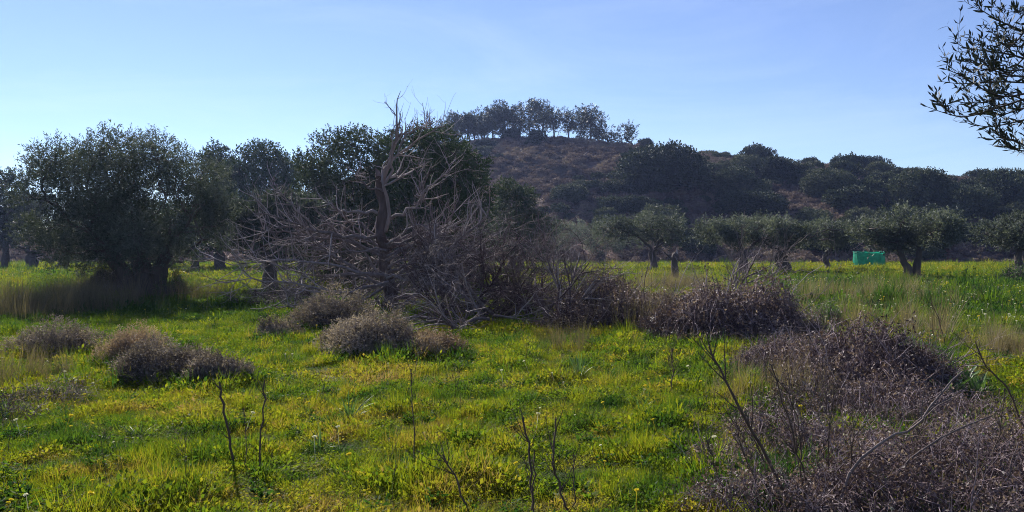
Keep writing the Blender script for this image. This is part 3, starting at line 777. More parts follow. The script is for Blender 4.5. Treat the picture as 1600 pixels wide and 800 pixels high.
# broad weeds, skirts of longer grass round the shrubs, dead stalks
def weed_mesh(seed):
    r = rg(seed); b = MB(); k = 16
    a = r.uniform(0, 6.28, k); d = np.stack([np.cos(a), np.sin(a), r.uniform(0.25, 1.1, k)], -1)
    b.leaves(r, np.zeros((k, 3)) + np.array([0, 0, 0.01]), d, r.uniform(0.06, 0.13, k), 0.024, r.uniform(0.1, 0.7, k))
    k = 26; a = r.uniform(0, 6.28, k); q = r.uniform(0, 0.06, k)
    b.leaves(r, np.stack([np.cos(a) * q, np.sin(a) * q, r.uniform(0.05, 0.12, k)], -1), np.stack([np.cos(a), np.sin(a), r.uniform(0, 0.8, k)], -1), r.uniform(0.02, 0.05, k), 0.016, r.uniform(0.3, 0.9, k))
    return b.mesh('weed', M['grass'])
WEED = sources('weed_source', [weed_mesh(470 + k) for k in range(4)])
def weeds():
    r = rg(67)
    p = np.concatenate([wedge(r, 1100, 3.0, 10, 2), wedge(r, 1300, 10, 24, 3)]); k = len(p)
    keep = snoise(p, 91, 0.8, 2) > -0.15; p = p[keep]; k = len(p)
    sc = r.uniform(0.45, 1.15, k) * np.where(p[:, 1] > 10, 1.4, 1.0)
    scatter('leafy_weeds', WEED, np.stack([p[:, 0], p[:, 1], ground_z(p[:, 0], p[:, 1])], -1), rots(r, k, 0.2), np.stack([sc] * 3, -1), r.integers(0, 4, k), np.clip(r.normal(0.28, 0.14, k), 0.03, 0.7), 'coarse dark green leafy weeds dotted through the meadow turf', 'weeds', M['grass'])
weeds()
def skirts():
    r = rg(68); P, S_ = [], []
    for px, py, w in [(84, 556, 70), (206, 566, 50), (248, 594, 78), (335, 600, 56), (515, 520, 60), (588, 556, 74), (668, 560, 56), (432, 536, 42), (1140, 545, 120), (975, 520, 100), (1345, 625, 125), (1225, 595, 80), (800, 510, 110), (620, 500, 80), (1480, 690, 130), (1180, 760, 90)]:
        c = G3(px, py); s = c[1] / F; n = 130
        x = c[0] + r.uniform(-1.1, 1.1, n) * w * s; P.append(np.stack([x, c[1] - 0.35 * s * w + r.normal(size=n) * 0.18 + 0.6 * (np.abs(x - c[0]) / (w * s)) ** 2 * w * s], -1)); S_.append(r.uniform(1.0, 2.6, n))
    p = np.concatenate(P); sc = np.concatenate(S_); k = len(p)
    scatter('skirt_grass', NEAR, np.stack([p[:, 0], p[:, 1], ground_z(p[:, 0], p[:, 1])], -1), rots(r, k), np.stack([sc * 0.8, sc * 0.8, sc], -1), r.integers(0, 6, k), np.clip(field_tint(p) - 0.12 + r.normal(size=k) * 0.15, 0.03, 0.95), 'longer grass growing round the feet of the shrubs', 'grass', M['grass'])
skirts()
def stalks():
    r = rg(69); ms = []
    for k in range(3):
        q = rg(480 + k); b = MB()
        pts = np.array([[0, 0, 0], [0.01, 0.01, 0.12], [0.02 * (k - 1), 0.015, 0.26], [0.03 * (k - 1), 0.0, 0.36]]); b.path(pts, [0.0022, 0.001], 3, 0.2, 6)
        for j in range(6):
            z = q.uniform(0.12, 0.34); a = q.uniform(0, 6.28); b.path([(0, 0.01, z), (math.cos(a) * 0.03, math.sin(a) * 0.03, z + 0.04), (math.cos(a) * 0.045, math.sin(a) * 0.045, z + 0.09)], [0.0012, 0.0007], 3, 0.2, 4)
        b.leaves(q, q.normal(size=(14, 3)) * np.array([0.03, 0.03, 0.05]) + np.array([0, 0, 0.33]), q.normal(size=(14, 3)), 0.016, 0.007, 0.3)
        ms.append(b.mesh('stalk', M['dry_grass']))
    c = sources('stalk_source', ms)
    p = np.concatenate([wedge(r, 170, 4, 12, 1.5), wedge(r, 260, 12, 26, 3)]); k = len(p); sc = r.uniform(0.5, 1.4, k)
    scatter('dead_stalks', c, np.stack([p[:, 0], p[:, 1], ground_z(p[:, 0], p[:, 1])], -1), rots(r, k, 0.2), np.stack([sc] * 3, -1), r.integers(0, 3, k), r.uniform(0, 0.5, k), 'thin dead stalks scattered through the meadow', 'stalks', M['dry_grass'])
stalks()
# low heath over the hill
def heath_mesh(seed):
    r = rg(seed)
    lob = fill_lobes(r, (0, 0, 0.2), (0.35, 0.35, 0.12), 6, 0.26)
    b = MB(); crown(r, b, lob, 90, 5, 0.14, 0.16, 0.07, 0.7, (0.6, 1.0), None, 0.9, seed)
    return b.mesh('heath', M['heath'])
HEATH = sources('heath_source', [heath_mesh(430 + k) for k in range(4)])
def hill_heath():
    r = rg(64); n = 17000
    y = r.uniform(YF - 1, YC + 10, n); x = r.uniform(-90, 150, n)
    m = (x < 0.74 * y + 8) & (snoise(np.stack([x, y], -1), 71, 0.12, 3) > -0.8)
    x, y = x[m], y[m]; k = len(x)
    p = np.stack([x, y], -1)
    sc = r.uniform(0.7, 2.0, k)
    tint = 0.42 + 0.25 * snoise(p, 72, 0.08, 3) + r.normal(size=k) * 0.12
    scatter('heath_scrub', HEATH, np.stack([x, y, hill_z(x, y) - 0.05], -1), rots(r, k, 0.1), np.stack([sc, sc, sc * r.uniform(0.6, 1.1, k)], -1), r.integers(0, 4, k), np.clip(tint, 0, 1),
            'low purplish-brown heath covering the hill slope', 'heath', M['heath'])
hill_heath()
# tall dry grass and wild flowers
DRY = sources('dry_grass_source', [tuft(440 + k, 34, 0.16, 0.75 + 0.15 * k, 0.007, 0.16, 0.22, M['dry_grass']) for k in range(3)])
def dry_patches():
    r = rg(65)
    spots = [(70, 490, 90, 3.2, 260), (140, 470, 80, 3.0, 160), (300, 470, 60, 3.0, 50), (1060, 455, 60, 2.0, 120), (1330, 470, 130, 3.0, 70), (1590, 560, 40, 1.2, 90), (40, 590, 60, 0.8, 30), (1400, 520, 90, 2.0, 40), (880, 545, 60, 0.8, 25), (1230, 620, 80, 0.8, 40), (1140, 520, 110, 1.4, 90), (1340, 590, 100, 0.9, 60), (980, 510, 90, 1.2, 50)]
    P, T, S_ = [], [], []
    for px, py, w, dd, n in spots:
        c = G3(px, py); s = c[1] / F
        P.append(np.stack([c[0] + r.normal(size=n) * w * s * 0.55, c[1] + r.normal(size=n) * dd * 0.5], -1)); T.append(r.uniform(0.0, 0.5, n) + (0.25 if px > 1000 else 0)); S_.append(np.full(n, 0.55 if py > 540 else 1.0) * r.uniform(0.6, 1.2, n))
    p = np.concatenate(P); k = len(p); sc = np.concatenate(S_)
    scatter('dry_grass', DRY, np.stack([p[:, 0], p[:, 1], ground_z(p[:, 0], p[:, 1])], -1), rots(r, k, 0.1), np.stack([sc] * 3, -1), r.integers(0, 3, k), np.concatenate(T), 'tall dry grass standing in patches, thickest under the largest olive', 'dry grass', M['dry_grass'])
dry_patches()
def flower_mesh(seed, k):
    r = rg(seed); b = MB()
    a = np.arange(k) * 6.283 / k
    d = np.stack([np.cos(a), np.sin(a), np.full(k, 0.35)], -1)
    b.leaves(r, np.tile([[0, 0, 0.13]], (k, 1)), d, 0.014, 0.011, 0.5)
    b.leaves(r, np.tile([[0, 0, 0.13]], (k, 1)), d * 0.8 + np.array([0, 0, 0.4]), 0.012, 0.010, 0.5)
    b.tubes(np.array([[[0, 0, 0.0], [0.004, 0, 0.07], [0, 0, 0.13]]]), np.full((1, 3), 0.0012), 3, 0.5)
    return b.mesh('flower', M['petal'])
FLOW = sources('flower_source', [flower_mesh(450 + k, 7 + k) for k in range(3)])
def flowers():
    r = rg(66)
    p = np.concatenate([wedge(r, 240, 3.5, 12, 1), wedge(r, 240, 12, 26, 2)])
    a = wedge(r, 6000, 16, 44, 2); q = 800 + a[:, 0] / a[:, 1] * F
    a = a[(q > 1180) & (snoise(a, 81, 0.5, 2) > 0.05)][:1000]
    b = wedge(r, 5000, 45, 100, 2); q = 800 + b[:, 0] / b[:, 1] * F
    b = b[(q > 1150)][:900]
    tint = np.concatenate([np.where(r.random(len(p)) < 0.3, 0.2, 0.8), np.where(r.random(len(a)) < 0.6, 0.2, 0.8), np.where(r.random(len(b)) < 0.1, 0.2, 0.8)])
    sc = np.concatenate([r.uniform(0.8, 1.7, len(p)), r.uniform(1.3, 2.6, len(a)), r.uniform(1.8, 3.2, len(b))])
    pp = np.concatenate([p, a, b]); k = len(pp)
    scatter('wild_flowers', FLOW, np.stack([pp[:, 0], pp[:, 1], ground_z(pp[:, 0], pp[:, 1])], -1), rots(r, k, 0.25), np.stack([sc] * 3, -1), r.integers(0, 3, k), tint, 'tiny white and yellow wild flowers dotted through the grass', 'flowers', M['petal'])
flowers()

# ------------------------------------------------------------------ bare wood
def grow(r, out, p, d, length, rad, lev, spec):
    """recursive bare branch: out[lev] collects (points, radii)"""
    s = spec[lev]
    n = s['n']
    pts = [np.array(p, float)]
    d = unit(np.array(d, float))
    step = length / (n - 1)
    for _ in range(n - 1):
        d = unit(d + r.normal(size=3) * s['w'] + np.array([0, 0, s['up']]))
        pts.append(pts[-1] + d * step)
        if pts[-1][2] < 0.06: pts[-1][2] = 0.06 + r.random() * 0.05; d[2] = abs(d[2])
    pts = np.array(pts)
    rr = rad * np.linspace(1, s.get('tip', 0.35), n)
    out[lev].append((pts, rr))
    if lev + 1 >= len(spec): return
    for _ in range(int(r.integers(s['c'][0], s['c'][1] + 1))):
        f = r.uniform(s.get('f', 0.25), 0.98) * (n - 1); i = min(int(f), n - 2)
        q = pts[i] + (pts[i + 1] - pts[i]) * (f - i)
        t = unit(pts[i + 1] - pts[i])
        ax = unit(np.cross(t, r.normal(size=3)))
        nd = t * math.cos(s['a']) + ax * math.sin(s['a'])
        grow(r, out, q, nd, length * r.uniform(*s['l']), rr[i] * s.get('rr', 0.6), lev + 1, spec)
def put(mb, lst, sides, r, tone=(0.2, 0.9)):
    if not lst: return
    mb.tubes(np.array([a for a, _ in lst]), np.array([b for _, b in lst]), sides, r.uniform(*tone, len(lst)))

def dead_tree():
    r = rg(500)
    base = G3(612, 489); d = base[1]; s = d / F
    root = empty('dead_tree', base)
    tag(root, 'tall bare dead tree with a broken reddish trunk and sprawling grey branches', 'dead tree')
    def L(*pp):
        out = []
        for q in pp:
            w = P3(q[0], q[1], d) - base; w[1] += (q[2] if len(q) > 2 else 0.0); out.append(w)
        return out
    b = MB(); b.path(L((612, 496), (608, 455), (600, 425, .1), (603, 390), (594, 355, -.05), (598, 320), (592, 295, .05), (594, 275)), [0.27, 0.18, 0.145, 0.135, 0.13, 0.10], 12, 0.25, 40); b.lump(3, 0.06, 1.6); b.lump(5, 0.025, 5.0)
    b.path(L((592, 276), (590, 268), (586, 262)), [0.10, 0.05, 0.004], 7, 0.6); b.path(L((600, 278), (602, 266), (601, 258)), [0.06, 0.03, 0.003], 6, 0.6)
    b.build('trunk', M['dead_red'], root, True)
    mains = [  # px polylines, start radius px, end radius px
        ([(597, 285), (604, 255), (613, 232), (622, 208), (623, 172), (626, 143)], 6.5, 0.5),
        ([(603, 362, -.05), (610, 335, -.15), (604, 300, -.2), (613, 270, -.15), (616, 250, -.1), (641, 226, 0), (674, 204, 0.1), (697, 195, 0.2)], 4.2, 0.9),
        ([(622, 214), (640, 206, .1), (660, 195, .3), (676, 180, .4)], 2.6, 0.8),
        ([(590, 333), (550, 327, -.3), (525, 322, -.5), (505, 308, -.6)], 3.6, 0.9),
        ([(600, 300), (575, 285, -.3), (560, 276, -.4)], 2.6, 0.7),
        ([(604, 372, 0), (555, 368, -.5), (506, 362, -.9), (465, 346, -1.2), (420, 338, -1.2)], 3.6, 0.9),
        ([(506, 362, -.9), (480, 330, -1.0), (455, 300, -1.0), (440, 285, -1.0)], 2.2, 0.6),
        ([(606, 430, -.1), (545, 420, -.9), (480, 410, -1.5), (430, 411, -1.7), (352, 404, -1.8)], 3.4, 0.7),
        ([(608, 440, -.2), (560, 452, -1.2), (500, 440, -1.8), (440, 428, -2.2), (390, 432, -2.2)], 3.2, 0.7),
        ([(609, 342), (650, 322, -.3), (674, 288, -.5), (710, 264, -.6)], 3.6, 0.8),
        ([(650, 322, -.3), (660, 300, -.3), (654, 250, -.2)], 2.2, 0.6),
        ([(606, 380), (660, 358, .4), (700, 342, .6), (716, 300, .6)], 3.0, 0.7),
        ([(610, 470), (655, 455, -.8), (690, 425, -1.2), (700, 395, -1.4), (726, 374, -1.5), (765, 345, -1.5), (768, 300, -1.5)], 4.6, 0.8),
        ([(690, 425, -1.2), (676, 452, -1.6), (655, 478, -1.9), (632, 484, -2.0)], 3.0, 0.8),
        ([(676, 452, -1.6), (690, 478, -1.9), (712, 486, -2.0), (745, 470, -2.0)], 2.0, 0.6),
        ([(612, 455), (640, 440, 0.5), (690, 430, 1.0), (760, 415, 1.2)], 3.0, 0.7),
        ([(604, 400), (570, 380, .5), (530, 352, .8), (515, 320, 0.9)], 2.8, 0.7),
        ([(606, 445), (570, 470, -1.4), (520, 478, -2.0), (470, 470, -2.4)], 2.8, 0.7),
    ]
    for k in range(26):
        sg = -1 if k % 2 else 1
        y0 = r.uniform(375, 465); x1 = 606 + sg * r.uniform(70, 235 if sg < 0 else 165); dz = r.uniform(-2.2, 1.4)
        y1 = r.uniform(365, 470); ym = min(y0, y1) - r.uniform(5, 40)
        mains.append(([(606, y0, dz * 0.1), (606 + (x1 - 606) * 0.3, (y0 + ym) / 2, dz * 0.4), (606 + (x1 - 606) * 0.65, ym + r.uniform(0, 15), dz * 0.8), (606 + (x1 - 606) * 0.9, y1 - r.uniform(0, 15), dz), (x1, y1 + r.uniform(-25, 15), dz)], r.uniform(2.3, 3.8), 0.7))
    spec = [None, {'n': 7, 'w': 0.16, 'up': 0.11, 'c': (2, 3), 'a': 0.85, 'l': (0.4, 0.75), 'tip': 0.4, 'rr': 0.7}, {'n': 6, 'w': 0.18, 'up': 0.13, 'c': (0, 1), 'a': 0.75, 'l': (0.35, 0.7), 'tip': 0.4, 'rr': 0.7}, {'n': 4, 'w': 0.25, 'up': 0.03, 'c': (0, 0), 'a': 0.7, 'l': (0.4, 0.6), 'tip': 0.5}]
    tw = MB()
    for mi, (pp, r0, r1) in enumerate(mains):
        pts = resample(L(*pp), 14)
        pts[1:-1] += r.normal(size=(12, 3)) * 0.03 + 0.05 * np.cumsum(r.normal(size=(12, 3)), 0) * np.sin(np.linspace(0.2, 2.9, 12))[:, None] * 0.6
        rad = np.linspace(r0, r1, 14) * s * 0.80
        m = MB(); m.path(pts, rad, 6, r.uniform(0.4, 0.75)); lim = m.build('limb', M['dead_red' if mi < 2 else 'dead'], root, True)
        out = [[], [], [], []]
        tot = np.linalg.norm(np.diff(pts, axis=0), axis=1).sum()
        top = mi == 0
        for _ in range(13 if not top else 8):
            f = r.uniform(0.35 if not top else 0.45, 0.97) * 13; i = min(int(f), 12)
            t = unit(pts[i + 1] - pts[i]); ax = unit(np.cross(t, r.normal(size=3)))
            grow(r, out, pts[i], t * 0.65 + ax * 0.75, min(tot * r.uniform(0.18, 0.42), 1.05 if not top else 0.55), max(rad[i] * 0.65, 0.014) if not top else rad[i] * 0.5, 1, spec)
        t_ = MB(); put(t_, out[1], 4, r, (0.35, 1.0)); put(t_, out[2], 3, r, (0.2, 0.95)); put(t_, out[3], 3, r, (0.2, 0.9))
        t_.build('twigs', M['dead'], lim)
dead_tree()

def bare_shrub(name, seed, base, stems, spec, mat, label, cat='bare shrub', lean=(0, 0, 1), spread=0.9, length=1.6, rad=0.022, sides=(5, 4, 3, 3), spread_base=0.25, parts=('stems', 'branches', 'twigs')):
    r = rg(seed)
    root = empty(name, base)
    out = [[] for _ in spec]
    for _ in range(stems):
        a = r.uniform(0, 6.28)
        dd = np.array(lean) + np.array([math.cos(a), math.sin(a), 0]) * spread * r.uniform(0.2, 1.2)
        grow(r, out, np.array([r.normal() * spread_base, r.normal() * spread_base, 0.0]), dd, length * r.uniform(0.6, 1.15), rad * r.uniform(0.6, 1.2), 0, spec)
    for lv, lst in enumerate(out):
        if not lst: continue
        b = MB(); put(b, lst, sides[lv], r)
        b.build(parts[min(lv, len(parts) - 1)] if lv < 2 else 'twigs', M[mat], root)
    tag(root, label, cat)
    return root
TANGLE = [{'n': 10, 'w': 0.15, 'up': -0.10, 'c': (8, 11), 'a': 0.75, 'l': (0.35, 0.65), 'tip': 0.4, 'rr': 0.6}, {'n': 7, 'w': 0.2, 'up': -0.02, 'c': (5, 7), 'a': 0.8, 'l': (0.35, 0.65), 'tip': 0.4, 'rr': 0.65, 'f': 0.1},
          {'n': 4, 'w': 0.28, 'up': 0.02, 'c': (2, 4), 'a': 0.8, 'l': (0.4, 0.7), 'tip': 0.5, 'rr': 0.7, 'f': 0.1}, {'n': 3, 'w': 0.35, 'up': 0.0, 'c': (0, 0), 'a': 0.7, 'l': (0.4, 0.6), 'tip': 0.5}]
OPEN = [{'n': 8, 'w': 0.13, 'up': 0.05, 'c': (4, 6), 'a': 0.6, 'l': (0.4, 0.7), 'tip': 0.35, 'rr': 0.7}, {'n': 6, 'w': 0.15, 'up': 0.06, 'c': (3, 5), 'a': 0.6, 'l': (0.4, 0.65), 'tip': 0.4, 'rr': 0.7},
        {'n': 5, 'w': 0.2, 'up': 0.05, 'c': (1, 2), 'a': 0.6, 'l': (0.4, 0.6), 'tip': 0.5}, {'n': 4, 'w': 0.2, 'up': 0.05, 'c': (0, 0), 'a': 0.7, 'l': (0.4, 0.6), 'tip': 0.5}]
bare_shrub('bare_thicket', 510, G3(795, 500), 26, TANGLE, 'redtwig', 'dense reddish-brown bare thicket right of the dead tree', lean=(0, 0, 0.8), spread=1.15, length=2.65, rad=0.032, spread_base=0.7)
bare_shrub('bare_thicket', 511, G3(735, 492), 12, TANGLE, 'twig', 'bare thicket tangled into the right limbs of the dead tree', lean=(0.1, 0, 0.9), spread=1.0, length=2.4, rad=0.034, spread_base=0.35)
bare_shrub('bare_thicket', 512, G3(560, 484), 12, TANGLE, 'twig', 'bare thicket under the left limbs of the dead tree', lean=(-0.4, 0, 0.65), spread=1.0, length=2.4, rad=0.032, spread_base=0.35)
bare_shrub('bare_thicket', 515, G3(480, 478), 9, TANGLE, 'twig', 'low fallen bare branches in front of the low olive', lean=(-0.5, 0, 0.4), spread=0.8, length=2.0, rad=0.028, spread_base=0.35)
bare_shrub('bare_shrub', 516, G3(770, 505), 7, TANGLE[:2] + [TANGLE[3]], 'dead', 'pale arching bare branches sprawling in front of the reddish thicket', lean=(0, -0.25, 0.6), spread=1.0, length=2.5, rad=0.045, spread_base=0.5)
bare_shrub('bare_shrub', 513, G3(884, 511), 6, OPEN, 'dead', 'pale grey bare shrub with open upswept branches right of the reddish thicket', lean=(0.34, 0, 1.0), spread=0.6, length=2.2, rad=0.036, spread_base=0.2)
bare_shrub('bare_shrub', 514, G3(1132, 492), 6, OPEN, 'dead', 'pale bare shrub leaning right out of the bramble mound', lean=(0.55, 0, 0.85), spread=0.35, length=2.0, rad=0.034, spread_base=0.1)

# grey dead stump
def stump():
    r = rg(520); b = G3(1054, 441)
    root = empty('tree_stump', b)
    m = MB(); m.path([(0, 0, -0.1), (0.02, 0, 0.5), (-0.03, 0, 1.0), (0.04, 0, 1.45), (0.06, 0, 1.62)], [0.27, 0.2, 0.18, 0.2, 0.03], 9, 0.5, 14); m.lump(8, 0.04, 2.0); m.build('trunk', M['bark'], root, True)
    m = MB(); m.path([(0.09, -0.05, 1.3), (0.11, -0.06, 1.6), (0.10, -0.05, 1.9)], [0.09, 0.06, 0.006], 6, 0.9, 6); m.build('broken_spike', M['dead'], root, True)
    m = MB(); m.path([(-0.1, 0, 1.2), (-0.35, 0.05, 1.45), (-0.55, 0, 1.6)], [0.08, 0.05, 0.03], 6, 0.5, 6); m.build('broken_limb', M['bark'], root, True)
    tag(root, 'broken grey tree stump standing behind the bramble mound', 'tree stump')
stump()

# ------------------------------------------------------------------ bramble mounds: canes, twigs and dry leaves
STEMS = [{'n': 7, 'w': 0.16, 'up': 0.0, 'c': (3, 5), 'a': 0.7, 'l': (0.3, 0.55), 'tip': 0.35}, {'n': 5, 'w': 0.2, 'up': 0.05, 'c': (1, 3), 'a': 0.7, 'l': (0.35, 0.6), 'tip': 0.4}, {'n': 4, 'w': 0.2, 'up': 0.05, 'c': (0, 0), 'a': 0.7, 'l': (0.4, 0.6), 'tip': 0.5}]
def bramble(name, seed, base, rx, ry, h, canes, nleaf, mat, leafmat, label, cane_r=0.004, L=0.035, cat='bramble', wild=0.3):
    canes = int(canes * 0.8)
    r = rg(seed)
    root = empty(name, base)
    a = r.uniform(0, 6.28, canes); q = r.uniform(0, 1, canes) ** 0.5
    st = np.stack([np.cos(a) * q * rx * 0.8, np.sin(a) * q * ry * 0.8, np.zeros(canes)], -1)
    a2 = a + r.normal(size=canes) * 1.2
    reach = r.uniform(0.25, 0.75, canes)
    en = st + np.stack([np.cos(a2) * rx * reach, np.sin(a2) * ry * reach, np.zeros(canes)], -1)
    def env(p):
        e = 1 - (p[:, 0] / (rx * 1.05)) ** 2 - (p[:, 1] / (ry * 1.05)) ** 2
        return h * np.sqrt(np.clip(e, 0.03, 1)) * (0.82 + 0.3 * snoise(p[:, :2], seed + 1, 1.3 / max(rx, 0.3), 2))
    mid = (st + en) / 2 + r.normal(size=(canes, 3)) * 0.1 * rx
    hh = env(mid) * r.uniform(0.35, 1.0, canes) ** 0.6 * (1 + wild * r.uniform(0, 1, canes) ** 4)
    n = 6
    u = np.linspace(0, 1, n)[None, :, None]
    c1 = np.stack([mid[:, 0], mid[:, 1], hh * 2.0], -1)[:, None, :]
    P = (1 - u) ** 2 * st[:, None] + 2 * u * (1 - u) * c1 + u ** 2 * (en + np.array([0, 0, 0]) + np.stack([np.zeros(canes), np.zeros(canes), env(en) * r.uniform(0, 0.9, canes)], -1))[:, None]
    P = P + r.normal(size=P.shape) * 0.028 * max(rx, 0.5)
    P[..., 2] = np.maximum(P[..., 2], 0.01)
    R = cane_r * r.uniform(0.5, 1.9, (canes, 1)) * np.linspace(1, 0.4, n)[None]
    b = MB(); b.tubes(P, R, 3, np.clip(r.normal(0.45, 0.22, canes), 0, 1)); b.build('canes', M[mat], root)
    # side twigs
    k = canes * 3
    ci = r.integers(0, canes, k); pi = r.integers(2, n - 1, k)
    s0 = P[ci, pi]; d0 = unit(r.normal(size=(k, 3)) + np.array([0, 0, 0.35])) * r.uniform(0.06, 0.26, (k, 1)) * (0.5 + 0.5 * h)
    Q = np.stack([s0, s0 + d0], 1)
    b = MB(); b.tubes(Q, cane_r * 0.6 * np.array([1, 0.4])[None].repeat(k, 0), 3, np.clip(r.normal(0.5, 0.25, k), 0, 1)); b.build('twigs', M[mat], root)
    out = [[], [], []]
    for _ in range(max(12, int(rx * 24))):
        aa = r.uniform(0, 6.28); qq = r.random() ** 0.5
        grow(r, out, (math.cos(aa) * qq * rx * 0.8, math.sin(aa) * qq * ry * 0.8, 0.0), (math.cos(aa) * 0.5 + r.normal() * 0.3, math.sin(aa) * 0.5 + r.normal() * 0.3, 1.0), h * r.uniform(0.7, 1.9), cane_r * r.uniform(0.9, 2.2), 0, STEMS)
    b = MB()
    for lv in range(3): put(b, out[lv], 4 if lv == 0 else 3, r, (0.3, 1.0))
    b.build('stems', M[mat], root)
    if nleaf:
        li = r.integers(0, k, nleaf)
        pos = s0[li] + d0[li] * r.uniform(0.2, 1, (nleaf, 1)) + r.normal(size=(nleaf, 3)) * 0.02
        b = MB(); b.leaves(r, pos, r.normal(size=(nleaf, 3)) + np.array([0, 0, 0.2]), L * r.uniform(0.5, 1.3, nleaf), L * 0.5, np.clip(0.45 + 0.25 * snoise(pos, seed + 9, 1.5, 2) + r.normal(size=nleaf) * 0.2, 0, 1)); b.build('dry_leaves', M[leafmat], root)
    tag(root, label, cat)
    return root
bramble('bramble_mound', 600, G3(1140, 530), 1.30, 1.5, 1.05, 1500, 10500, 'bramble', 'bramble_leaf', 'high domed mauve bramble mound below the pale leaning shrub', 0.006, 0.065)
bramble('bramble_mound', 601, G3(975, 508), 1.35, 1.3, 0.95, 1500, 9000, 'bramble', 'bramble_leaf', 'brown bramble thicket between the bare shrub and the high mauve mound', 0.006, 0.065)
bramble('bramble_mound', 602, G3(1345, 612), 0.98, 1.0, 0.66, 1300, 9500, 'bramble', 'bramble_leaf', 'purplish bramble mound left of the broad-leaved green plants', 0.0042, 0.044)
bramble('bramble_mound', 603, G3(1225, 585), 0.6, 0.8, 0.45, 800, 4500, 'bramble', 'bramble_leaf', 'low bramble patch between the two domed mounds', 0.0035, 0.03)
fb = np.array([(1490 - 800) / F * 4.9, 4.9, 0.0])
bramble('bramble_mound', 604, fb, 1.05, 0.75, 0.46, 1100, 10500, 'bramble', 'bramble_leaf', 'dense dry bramble filling the lower right corner', 0.0026, 0.028)
bramble('bramble_mound', 605, np.array([(1200 - 800) / F * 4.9, 4.9, 0]), 0.52, 0.6, 0.30, 380, 3200, 'bramble', 'bramble_leaf', 'thin dry bramble around the tall dark stems at the bottom', 0.0022, 0.026)
bramble('bramble_mound', 612, G3(1330, 720), 0.55, 0.7, 0.26, 300, 2600, 'bramble', 'bramble_leaf', 'sparse low bramble between the purplish mound and the corner bramble', 0.0024, 0.028)
bramble('bramble_mound', 613, G3(1560, 720), 0.6, 0.7, 0.30, 420, 3600, 'bramble', 'bramble_leaf', 'low bramble at the right edge in front of the green plants', 0.0024, 0.028)
bramble('bramble_mound', 614, G3(1140, 745), 0.3, 0.4, 0.2, 240, 2500, 'bramble', 'bramble_leaf', 'small reddish bramble sprawl beside the near turf', 0.0022, 0.026)
bramble('bramble_mound', 615, G3(1062, 528), 0.75, 0.8, 0.62, 520, 3200, 'twig', 'bramble_leaf', 'brown twiggy scrub against the left side of the high mauve mound', 0.005, 0.055, wild=0.8)
bramble('bramble_mound', 616, G3(1245, 538), 0.6, 0.7, 0.42, 420, 2600, 'twig', 'bramble_leaf', 'low brown scrub at the right foot of the high mauve mound', 0.004, 0.045, wild=0.8)
bramble('bramble_mound', 617, G3(1425, 598), 0.5, 0.6, 0.42, 420, 3200, 'bramble', 'green_leaf', 'half green scrub at the right side of the purplish bramble mound', 0.0035, 0.034, wild=0.8)
bramble('bramble_mound', 618, G3(1275, 640), 0.5, 0.6, 0.30, 320, 2200, 'twig', 'bramble_leaf', 'thin brown scrub at the left foot of the purplish bramble mound', 0.003, 0.032, wild=1.0)
bramble('bramble_mound', 619, G3(905, 520), 0.8, 0.7, 0.5, 480, 2600, 'redtwig', 'bramble_leaf', 'low reddish scrub in front of the pale bare shrub', 0.005, 0.05, wild=0.8)
bramble('bramble_mound', 620, G3(1400, 665), 0.65, 0.6, 0.34, 420, 3200, 'bramble', 'bramble_leaf', 'low purplish scrub between the mound and the pale curved branch', 0.003, 0.032, wild=1.0)
bramble('bramble_mound', 621, G3(1220, 690), 0.5, 0.6, 0.26, 300, 2200, 'bramble', 'bramble_leaf', 'wispy purplish scrub beside the dark slanting stems', 0.0026, 0.028, wild=1.2)
bramble('bramble_mound', 622, G3(1520, 670), 0.5, 0.45, 0.26, 280, 2000, 'bramble', 'bramble_leaf', 'wispy scrub in front of the broad-leaved green plants', 0.0026, 0.028, wild=1.2)
bramble('bramble_mound', 606, G3(1290, 512), 0.35, 0.4, 0.5, 300, 3500, 'bramble', 'green_leaf', 'small dark green bush behind the purplish bramble mound', 0.003, 0.04, cat='bush')
bramble('weed_patch', 607, G3(70, 625), 0.5, 0.5, 0.24, 170, 400, 'twig', 'bramble_leaf', 'grey dry weeds below the left grey cushion shrub', 0.002, 0.03, cat='weeds', wild=0.8)
bramble('weed_patch', 608, G3(10, 655), 0.35, 0.4, 0.2, 110, 300, 'twig', 'bramble_leaf', 'grey dry weeds at the left edge of the meadow', 0.002, 0.03, cat='weeds', wild=0.8)
bramble('bramble_mound', 609, G3(170, 470), 0.75, 0.6, 1.25, 600, 4000, 'twig', 'bramble_leaf', 'dry undergrowth left of the largest olive trunk', 0.005, 0.05, cat='undergrowth')
bramble('bramble_mound', 610, G3(268, 470), 0.55, 0.6, 0.9, 350, 2500, 'twig', 'green_leaf', 'green undergrowth right of the largest olive trunk', 0.005, 0.05, cat='undergrowth')
bramble('bramble_mound', 611, G3(1590, 445), 0.9, 0.8, 0.85, 400, 5000, 'bramble', 'green_leaf', 'low dark bush in the field at the right edge', 0.006, 0.08, cat='bush')

